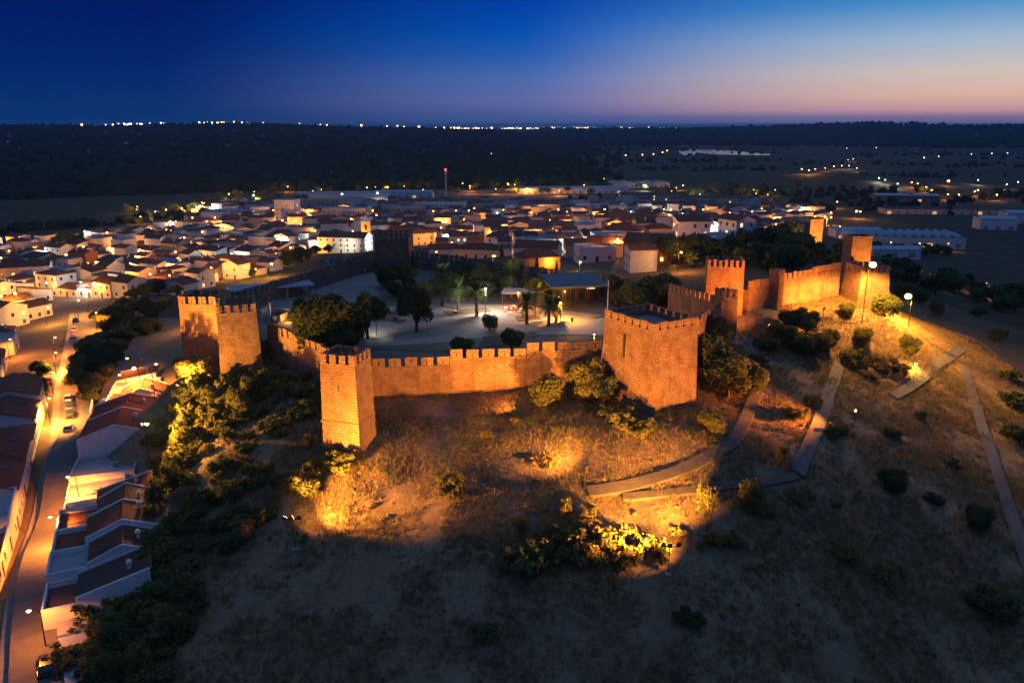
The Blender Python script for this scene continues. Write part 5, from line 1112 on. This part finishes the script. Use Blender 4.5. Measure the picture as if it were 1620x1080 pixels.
# shrubs above the twin floodlight and single ones on the slope
for x, y, k, s, lb_ in [(822, 895, 'shrub_mid', 2.3, 'greenish bush at the dim end of the floodlit thicket'), (862, 880, 'shrub_olive', 1.9, 'olive bush second from the dim end of the floodlit thicket'), (900, 868, 'shrub_olive', 2.2, 'tall olive bush in the middle of the floodlit thicket'), (935, 885, 'shrub_dry', 2.2, 'straw-coloured bush low in the floodlit thicket'), (962, 862, 'shrub_olive', 2.0, 'bright bush at the top of the floodlit thicket'), (985, 885, 'shrub_dry', 2.0, 'glowing straw bush left of the twin floodlight'), (1010, 872, 'shrub_olive', 1.7, 'glowing bush just above the twin floodlight'), (1048, 893, 'spray', 1.25, 'pale leafy sapling right before the twin floodlight'), (895, 818, 'spray', 1.1, 'slender sapling standing above the thicket'), (925, 835, 'shrub_dry', 1.5, 'dry bush along the crest of the thicket'), (880, 840, 'shrub_dry', 1.4, 'dry bush behind the tall olive bush'), (1118, 812, 'spray', 1.6, 'orange-lit upright bush at the path edge'), (1190, 812, 'spray', 1.75, 'wiry branching bush by the path end'), (1265, 790, 'shrub_dry', 1.6, 'reddish dry bush at the foot of the concrete ramp'), (1322, 800, 'shrub_olive', .7, 'tiny yellow bush right of the ramp foot'), (1120, 860, 'shrub_dry', 1.4, 'dry clump right of the sapling'), (1075, 850, 'shrub_dry', 1.3, 'dry clump on the red bank'), (715, 775, 'shrub_olive', 1.7, 'lone green bush on the bare slope below the stepped wall'), (815, 668, 'shrub_dry', .9, 'small pale tuft below the stepped wall'), (870, 735, 'shrub_dry', 1.2, 'pale tuft on the lit slope'), (850, 730, 'shrub_dry', .9, 'second pale tuft on the lit slope'), (770, 690, 'shrub_dry', 1.0, 'brown weed clump on the lit slope'), (760, 862, 'shrub_dry', .6, 'tiny reddish tuft on the dark slope'), (765, 1010, 'shrub_mid', 1.4, 'dim bush alone on the dark lower slope'), (1090, 985, 'shrub_dark', 1.3, 'dark bush below the twin floodlight')]:
    put(k, x, y, s, lb_, group='bushes of the front slope')
for x, y, k, s, lb_ in [(1412, 775, 'round_dark', .78, 'rounded dark bush on the open right slope'), (1548, 835, 'round_dark', .8, 'broad dark bush near the long ramp'), (1478, 795, 'shrub_dark', 1.2, 'small dark bush between the two rounded ones'), (1505, 738, 'shrub_mid', 1.2, 'little green bush above the open slope'), (1340, 880, 'shrub_dry', 1.9, 'leafless grey bush on the lower right slope'), (1405, 915, 'shrub_dry', 2.0, 'large dim brushwood on the lower right slope'), (1455, 660, 'shrub_mid', 1.0, 'green tuft by the rising ramp'), (1322, 690, 'shrub_olive', 1.5, 'glowing yellow bush lit by the small ramp floodlight'), (1235, 735, 'spray', 1.2, 'thin sapling left of the concrete ramp'), (1600, 640, 'shrub_dark', 2.2, 'dark bush beyond the long ramp'), (1612, 700, 'shrub_dark', 2.4, 'darker bush lower beside the long ramp'), (1595, 600, 'shrub_dark', 2.0, 'dark bush at the top of the long ramp'), (1578, 540, 'round_dark', .8, 'round tree on the far right slope'), (1548, 500, 'shrub_dark', 2.0, 'round bush beyond the ramps'), (1570, 970, 'shrub_dark', 2.4, 'black bush at the low right corner of the slope')]:
    put(k, x, y, s, lb_, group='bushes of the right slope')
for i in range(46):
    pl = [(795, 850), (880, 815), (975, 800), (1010, 850), (1025, 893), (930, 905), (830, 905)] if i % 2 else [(1070, 835), (1180, 795), (1260, 820), (1230, 850), (1140, 885), (1075, 880)]
    x = gv.uniform(790, 1260); y = gv.uniform(790, 910); k = gv.choice(['shrub_dry', 'shrub_olive', 'shrub_dry', 'spray'])
    if inpoly(x, y, pl): put(k, x, y, gv.uniform(.6, 1.25), ('low dry bush' if k == 'shrub_dry' else 'low olive bush')+(' in the thicket left of the twin floodlight' if i % 2 else ' on the red bank right of the twin floodlight'), group='low bushes of the floodlit banks')
# lit grove on the right, below the long town wall
for x, y, k, s in [(1235, 545, 'round_olive', 1.0), (1262, 560, 'round_mid', 1.05), (1290, 565, 'round_olive', 1.15), (1310, 555, 'round_olive', .95), (1275, 535, 'broad_mid', .9), (1365, 545, 'round_olive', .8), (1435, 560, 'round_olive', .9), (1350, 575, 'shrub_olive', 2.2), (1395, 580, 'shrub_dry', 2.4), (1420, 590, 'shrub_dry', 2.0), (1375, 600, 'shrub_dry', 1.8), (1340, 500, 'round_olive', .7), (1400, 500, 'round_mid', 1.0), (1425, 470, 'round_mid', 1.1), (1455, 480, 'round_mid', 1.0), (1480, 500, 'round_mid', .9), (1415, 445, 'round_mid', 1.1), (1395, 470, 'round_olive', 1.0), (1470, 455, 'round_mid', 1.0), (1215, 555, 'shrub_mid', 2.2), (1200, 575, 'shrub_mid', 1.6), (1250, 520, 'round_dark', .9), (1410, 690, 'shrub_mid', 1.2), (1260, 660, 'shrub_olive', 1.5), (1285, 640, 'shrub_dry', 1.6)]:
    put(k, x, y, s, {'r': 'yellow-lit leafy tree', 'b': 'shadowy tree', 's': 'lit scrub bush'}[k[0]]+' on the bank below the long town wall', 'tree' if k[0] != 's' else 'bush', 'tree' if k[0] != 's' else 'shrub', 'grove below the long town wall')
for i in range(44):  # dark belt of hedgerow trees beyond
    x = gv.uniform(1400, 1640); y = 425+(x-1400)*.26+gv.uniform(-12, 22); put('small_far_mid' if i % 3 == 0 else 'small_far', x, y, gv.uniform(.8, 1.3), 'dark tree of the hedge belt beyond the hillside lamps', 'tree', 'tree', 'hedge belt beyond the lamps')
# dense scrub on the left flank
SCR = [(235, 660), (300, 600), (345, 612), (410, 575), (505, 590), (512, 700), (560, 730), (470, 790), (420, 845), (350, 900), (300, 1000), (260, 1090), (90, 1090), (95, 1000), (215, 905), (240, 780)]
for i in range(46):
    x = gv.uniform(250, 400); y = 730-(x-250)*.62+gv.uniform(-38, 38); put(gv.choice(['shrub_olive', 'shrub_olive', 'shrub_dry', 'spray', 'shrub_mid']), x, y, gv.uniform(.9, 1.9), 'yellow-lit scrub bush on the bank above the floodlight pole', 'bush', 'shrub', 'scrub of the lit bank')
n_s = 0
while n_s < 160:
    x = gv.uniform(90, 560); y = gv.uniform(570, 1090)
    if not inpoly(x, y, SCR): continue
    lit_ = y < 790; k = gv.choices(['shrub_olive', 'shrub_mid', 'shrub_dry', 'shrub_dark', 'spray', 'round_mid'], [4, 3, 2.5, 1, 1, .7] if lit_ else [1.6, 3, 2, 1.2, .8, .3])[0]
    s_ = (gv.uniform(.9, 1.9) if lit_ else gv.uniform(.9, 2.0)) if k[0] == 's' else gv.uniform(.35, .6)
    put(k, x, y, s_, {'shrub_olive': 'olive green scrub bush', 'shrub_mid': 'mid green scrub bush', 'shrub_dry': 'straw dry scrub bush', 'shrub_dark': 'dark scrub bush', 'spray': 'upright wispy scrub bush', 'round_mid': 'small round-headed tree'}[k]+(' on the floodlit flank under the curtain wall' if lit_ else ' on the dim flank behind the terrace houses'), 'tree' if k[0] == 'r' else 'bush', 'tree' if k[0] == 'r' else 'shrub', 'scrub of the castle flank'); n_s += 1
for x, y, k, s in [(300, 600, 'round_olive', .8), (320, 590, 'round_mid', .75), (290, 585, 'round_olive', .7), (332, 600, 'shrub_olive', 1.6), (455, 610, 'shrub_mid', 1.5), (495, 650, 'shrub_mid', 1.6), (485, 620, 'shrub_olive', 1.4), (430, 600, 'shrub_olive', 1.5), (395, 620, 'shrub_olive', 1.6)]:
    put(k, x, y, s, 'leafy bush crowding the foot of the corner towers', 'bush', 'shrub', 'bushes at the corner towers')
# tree belt between the side street and the corner towers
for i in range(170):
    x = gv.uniform(125, 270); y = gv.uniform(470, 640)
    if not inpoly(x, y, [(125, 640), (135, 560), (170, 500), (215, 460), (270, 470), (262, 520), (215, 540), (185, 580), (160, 620), (140, 655)]): continue
    put(gv.choice(['broad_dark', 'round_mid', 'round_olive', 'broad_mid', 'broad_olive']), x, y, gv.uniform(.6, .95), 'dark leafy tree of the belt between the two streets and castle', 'tree', 'tree', 'tree belt above the lower street')
for x, y, s in [(60, 640, 1.0), (48, 628, .9), (30, 635, .95), (68, 600, .7)]: put('broad_dark', x, y, s, 'dark kerbside garden tree among the street houses', 'tree', 'tree', 'kerbside garden trees')
for x, y, s in [(230, 475, 1.2), (252, 468, 1.1), (280, 470, .9), (300, 478, .8), (470, 420, 1.6), (455, 425, 1.4), (485, 415, 1.3), (705, 368, 1.3), (695, 372, 1.1), (720, 366, 1.0), (335, 445, .8), (375, 440, .7), (400, 438, .7), (105, 402, 2.4), (125, 400, 2.0), (90, 405, 1.8), (500, 405, 1.0), (520, 402, .9), (870, 392, 1.1), (885, 396, 1.0), (840, 385, 1.0), (1000, 352, 1.2), (1040, 360, 1.3), (1045, 372, 1.1), (1040, 412, 1.5), (1060, 418, 1.6), (1085, 412, 1.5), (1020, 420, 1.2)]:
    put('broad_dark' if gv.random() < .6 else 'broad_mid', x, y, s*.85, 'full garden tree among the old town roofs', 'tree', 'tree', 'garden trees of the town')
for i in range(95):  # dark grove on the hill right of the town, behind the long wall
    x = gv.uniform(1090, 1335); y = gv.uniform(340, 432)
    if not inpoly(x, y, [(1090, 425), (1130, 385), (1165, 340), (1215, 350), (1262, 378), (1330, 405), (1335, 428), (1225, 432), (1150, 420)]): continue
    put('small_far' if i % 4 else 'round_mid', x, y, gv.uniform(1.0, 1.6), 'dark tree of the grove behind the long town wall', 'tree', 'tree', 'grove behind the long wall')
AV = []
for i in range(150):  # avenue and town-edge trees, joined: too small to pick apart
    x = gv.choice([gv.uniform(200, 420), gv.uniform(400, 900), gv.uniform(900, 1300)]); y = 348-50*min(1, max(0, (x-205)/330))+(8 if x > 1000 else 0)+gv.uniform(-10, 16)
    c = G(x, y); q = gv.uniform(2.6, 5.2)
    for k in range(5): a = k*1.26+gv.random(); AV.append((c.x+math.cos(a)*q*.5, c.y+math.sin(a)*q*.5, c.z+q*gv.uniform(.7, 1.5), q*gv.uniform(.45, .7)))
V, F_ = leaves(AV, 52000, .5, 1.0, seed=77, inner=.3); tag(link('avenue_trees', npmesh('avenue_trees', V, F_, 'leaf_mid')), 'line of rounded trees along the riverside avenue', 'trees', kind='stuff')
for i in range(40):
    x = gv.uniform(1320, 1500); y = 396+gv.uniform(-4, 6)+(x-1320)*.03; put('small_far', x, y, gv.uniform(.6, 1.1), 'low dark tree before the warehouses', 'tree', 'tree', 'trees before the warehouses')
# ================================================================== GRASS (uncountable)
def tufts(n, region, hmin, hmax, mat, seed, blades=5):
    g = np.random.default_rng(seed); P = []
    while len(P) < n:
        x = g.uniform(region[0], region[1], n); y = g.uniform(region[2], region[3], n)
        z = terrain(x, y); px, py, dp = proj(x, y, z)
        ok = (px > 120) & (px < 1660) & (py > 445) & (py < 1110)
        ok &= (vnoise(x/5, y/5, 5)+.6*vnoise(x/1.7, y/1.7, 6)+g.random(n)*1.1) > .25
        ok &= ~np.array([inpoly(a, b, CX) for a, b in zip(x, y)])
        ok &= (x > -44) | (y > 140)
        P += list(np.c_[x, y, z][ok])
    P = np.array(P[:n]); m_ = n*blades
    B = np.repeat(P, blades, 0)+np.c_[g.normal(0, .16, (m_, 2)), np.full(m_, -.05)]
    a = g.uniform(0, 6.28, m_); h = g.uniform(hmin, hmax, m_); ln = g.normal(0, .22, (m_, 2)); w = .045
    V = np.stack([B-np.c_[np.cos(a)*w, np.sin(a)*w, np.zeros(m_)], B+np.c_[np.cos(a)*w, np.sin(a)*w, np.zeros(m_)], B+np.c_[ln*h[:, None]*1.6, h]], 1).reshape(-1, 3)
    return npmesh('grass', V, np.arange(3*m_).reshape(-1, 3), mat)
tag(link('dry_grass', tufts(76000, (-46, 112, 62, 186), .22, .62, 'grass_dry', 2)), 'dry straw grass covering the castle slopes', 'grass', kind='stuff')
tag(link('weeds', tufts(9000, (-46, 105, 60, 150), .35, .95, 'leaf_mid', 4, 7)), 'dark green weeds dotted through the dry grass', 'weeds', kind='stuff')
def f_stones(g, n):
    X = g.uniform(-40, 90, n); Y = g.uniform(64, 135, n); k = np.array([not inpoly(a, b, CX) for a, b in zip(X, Y)]) & (vnoise(X/9, Y/9, 21) > -.2); return X[k], Y[k]
# ================================================================== FAR LAND
def blobs_far(n, fn, mat, seed, s0, s1):
    g = np.random.default_rng(seed); m_ = MB(); m_.sphere((0, 0, .45), 1, 6); base = np.array(m_.v); quads = [f for f in m_.f]; tri = []
    for f in quads: tri += [f[:3]] if len(f) == 3 else [f[:3], (f[0], f[2], f[3])]
    tri = np.array(tri); X, Y = fn(g, n); Z = terrain(X, Y); sc_ = g.uniform(s0, s1, n)
    V = (base[None]*np.stack([sc_*g.uniform(.8, 1.5, n), sc_, sc_*g.uniform(.7, 1.3, n)], 1)[:, None])*(1+.18*g.normal(size=(n, len(base), 1)))+np.stack([X, Y, Z], 1)[:, None]
    F_ = tri[None]+(np.arange(n)*len(base))[:, None, None]
    return npmesh('woodland', V.reshape(-1, 3), F_.reshape(-1, 3), mat)
def f_hill(g, n):
    az = np.radians(g.uniform(-37, 3, n)+np.abs(g.normal(0, 2.2, n))); r = 950+3000*g.random(n)**1.4; return r*np.sin(az), r*np.cos(az)
def f_right(g, n):
    az = np.radians(g.uniform(2, 37, n)); r = g.uniform(2900, 5300, n); return r*np.sin(az), r*np.cos(az)
def f_plain(g, n):
    az = np.radians(g.uniform(3, 36, n)); r = 760+1900*g.random(n); k = vnoise(r*np.sin(az)/300, r*np.cos(az)/90, 12) > .25; X = r*np.sin(az); Y = r*np.cos(az); X = np.where(k, X, X[0]); Y = np.where(k, Y, Y[0]); return X, Y
gs = np.random.default_rng(91); SX, SY = f_stones(gs, 650)
tag(link('field_stones', blobs_far(len(SX), lambda g, n: (SX, SY), 'dry_soil', 92, .07, .28)), 'grey stones scattered over the castle slopes', 'stones', kind='stuff')
tag(link('woodland', blobs_far(9000, f_hill, 'far_wood', 5, 4, 9)), 'dark wood covering the hill beyond the town', 'woodland', kind='stuff')
tag(link('woodland', blobs_far(4000, f_right, 'far_wood', 6, 7, 14)), 'dark wood along the far right ridge', 'woodland', kind='stuff')
tag(link('hedgerows', blobs_far(2600, f_plain, 'far_wood', 7, 2.2, 5)), 'dark hedgerows and copses on the plain', 'hedgerow', kind='stuff')
def f_left(g, n):
    X = g.uniform(-420, -210, n); Y = 430+(X+420)*.95+g.normal(0, 8, n)+60; return X, Y
tag(link('river_bank_scrub', blobs_far(160, f_left, 'far_wood', 8, 2, 4.5)), 'dark scrub along the embankment in the left meadow', 'scrub', kind='stuff')
# river loops
def water(name, pts, wpx):
    P = [(at(x, y-w, -27.7), at(x, y+w, -27.7)) for (x, y), w in zip(pts, wpx)]; m_ = MB(); m_.add([q for p in P for q in ((p[0].x, p[0].y, -27.2), (p[1].x, p[1].y, -27.2))], [(2*i, 2*i+1, 2*i+3, 2*i+2) for i in range(len(P)-1)])
    return tag(m_.build(name, 'water'), kind='structure')
water('river', [(1074, 240), (1082, 242), (1096, 243), (1102, 239), (1118, 240), (1140, 241.5), (1165, 242.5), (1190, 244), (1218, 245)], [1.6, 3.8, 3.8, 2.6, 3.4, 3.6, 2.8, 2, 1])
water('river', [(1076, 239), (1090, 237.5), (1104, 235), (1112, 232.5), (1122, 231.5)], [1.2, 1.2, 1, .7, .4])
# the lit coast on the horizon: low blocks with lit fronts, far too many to count
g = np.random.default_rng(44); mb = MB()
for i in range(560):
    px = g.choice([g.uniform(715, 1190), g.uniform(715, 1050)]); r = g.uniform(8800, 11500); a = math.atan((px-810)/FPX/1.03); x, y = r*math.sin(a), r*math.cos(a)
    z = -8+max(0, g.normal(2, 8)); w = g.uniform(4, 13); hh = g.uniform(4, 10)
    mb.box(x-w/2, x+w/2, y-5, y+5, z, z+hh, mi=int(g.choice([0, 1, 2], p=[.7, .2, .1])))
tag(mb.build('coast_town', ['far_lit', 'far_white', 'bulb_sodium']), 'glittering lit town strung along the horizon', 'far town', kind='stuff')
mb = MB()
for i in range(64):   # lamp-lit houses strung along the crest of the wooded hill
    px = g.choice([g.uniform(100, 590), g.normal(205, 25), g.normal(350, 20), g.uniform(610, 720)]); a = math.atan((px-810)/FPX/1.03); r = g.uniform(3900, 4300); x, y = r*math.sin(a), r*math.cos(a); zz = tz(x, y)
    w = g.uniform(1.0, 2.6); mb.box(x-w, x+w, y-2, y+2, zz+9, zz+9+g.uniform(4, 7), mi=int(g.choice([0, 1, 2], p=[.5, .15, .35])))
tag(mb.build('ridge_town', ['far_lit', 'far_white', 'bulb_sodium']), 'string of lit houses along the crest of the wooded hill', 'far town', kind='stuff')
mb = MB()
for i in range(60):
    px = g.uniform(730, 1150); r = g.uniform(9200, 11000); a = math.atan((px-810)/FPX/1.03); x, y = r*math.sin(a), r*math.cos(a); w = g.uniform(20, 60); mb.box(x-w/2, x+w/2, y-9, y+9, -30, 10+g.uniform(0, 22))
tag(mb.build('coast_blocks', 'plaster2'), 'dark tower blocks of the far coast town', 'far town', kind='stuff')

# ================================================================== HAZE: the evening air over the valley
m, nt, out = newmat('haze'); t = NT(nt); v = t.n('ShaderNodeVolumePrincipled'); v.inputs['Color'].default_value = (.28, .58, 1, 1); v.inputs['Density'].default_value = 6.0e-5; v.inputs['Anisotropy'].default_value = .2
t.l(v.outputs[0], out.inputs['Volume'])
tag(MB().box(-32000, 32000, -32000, 32000, -42, 66).build('haze', 'haze'), 'thin evening haze filling the valley', 'haze', kind='stuff')
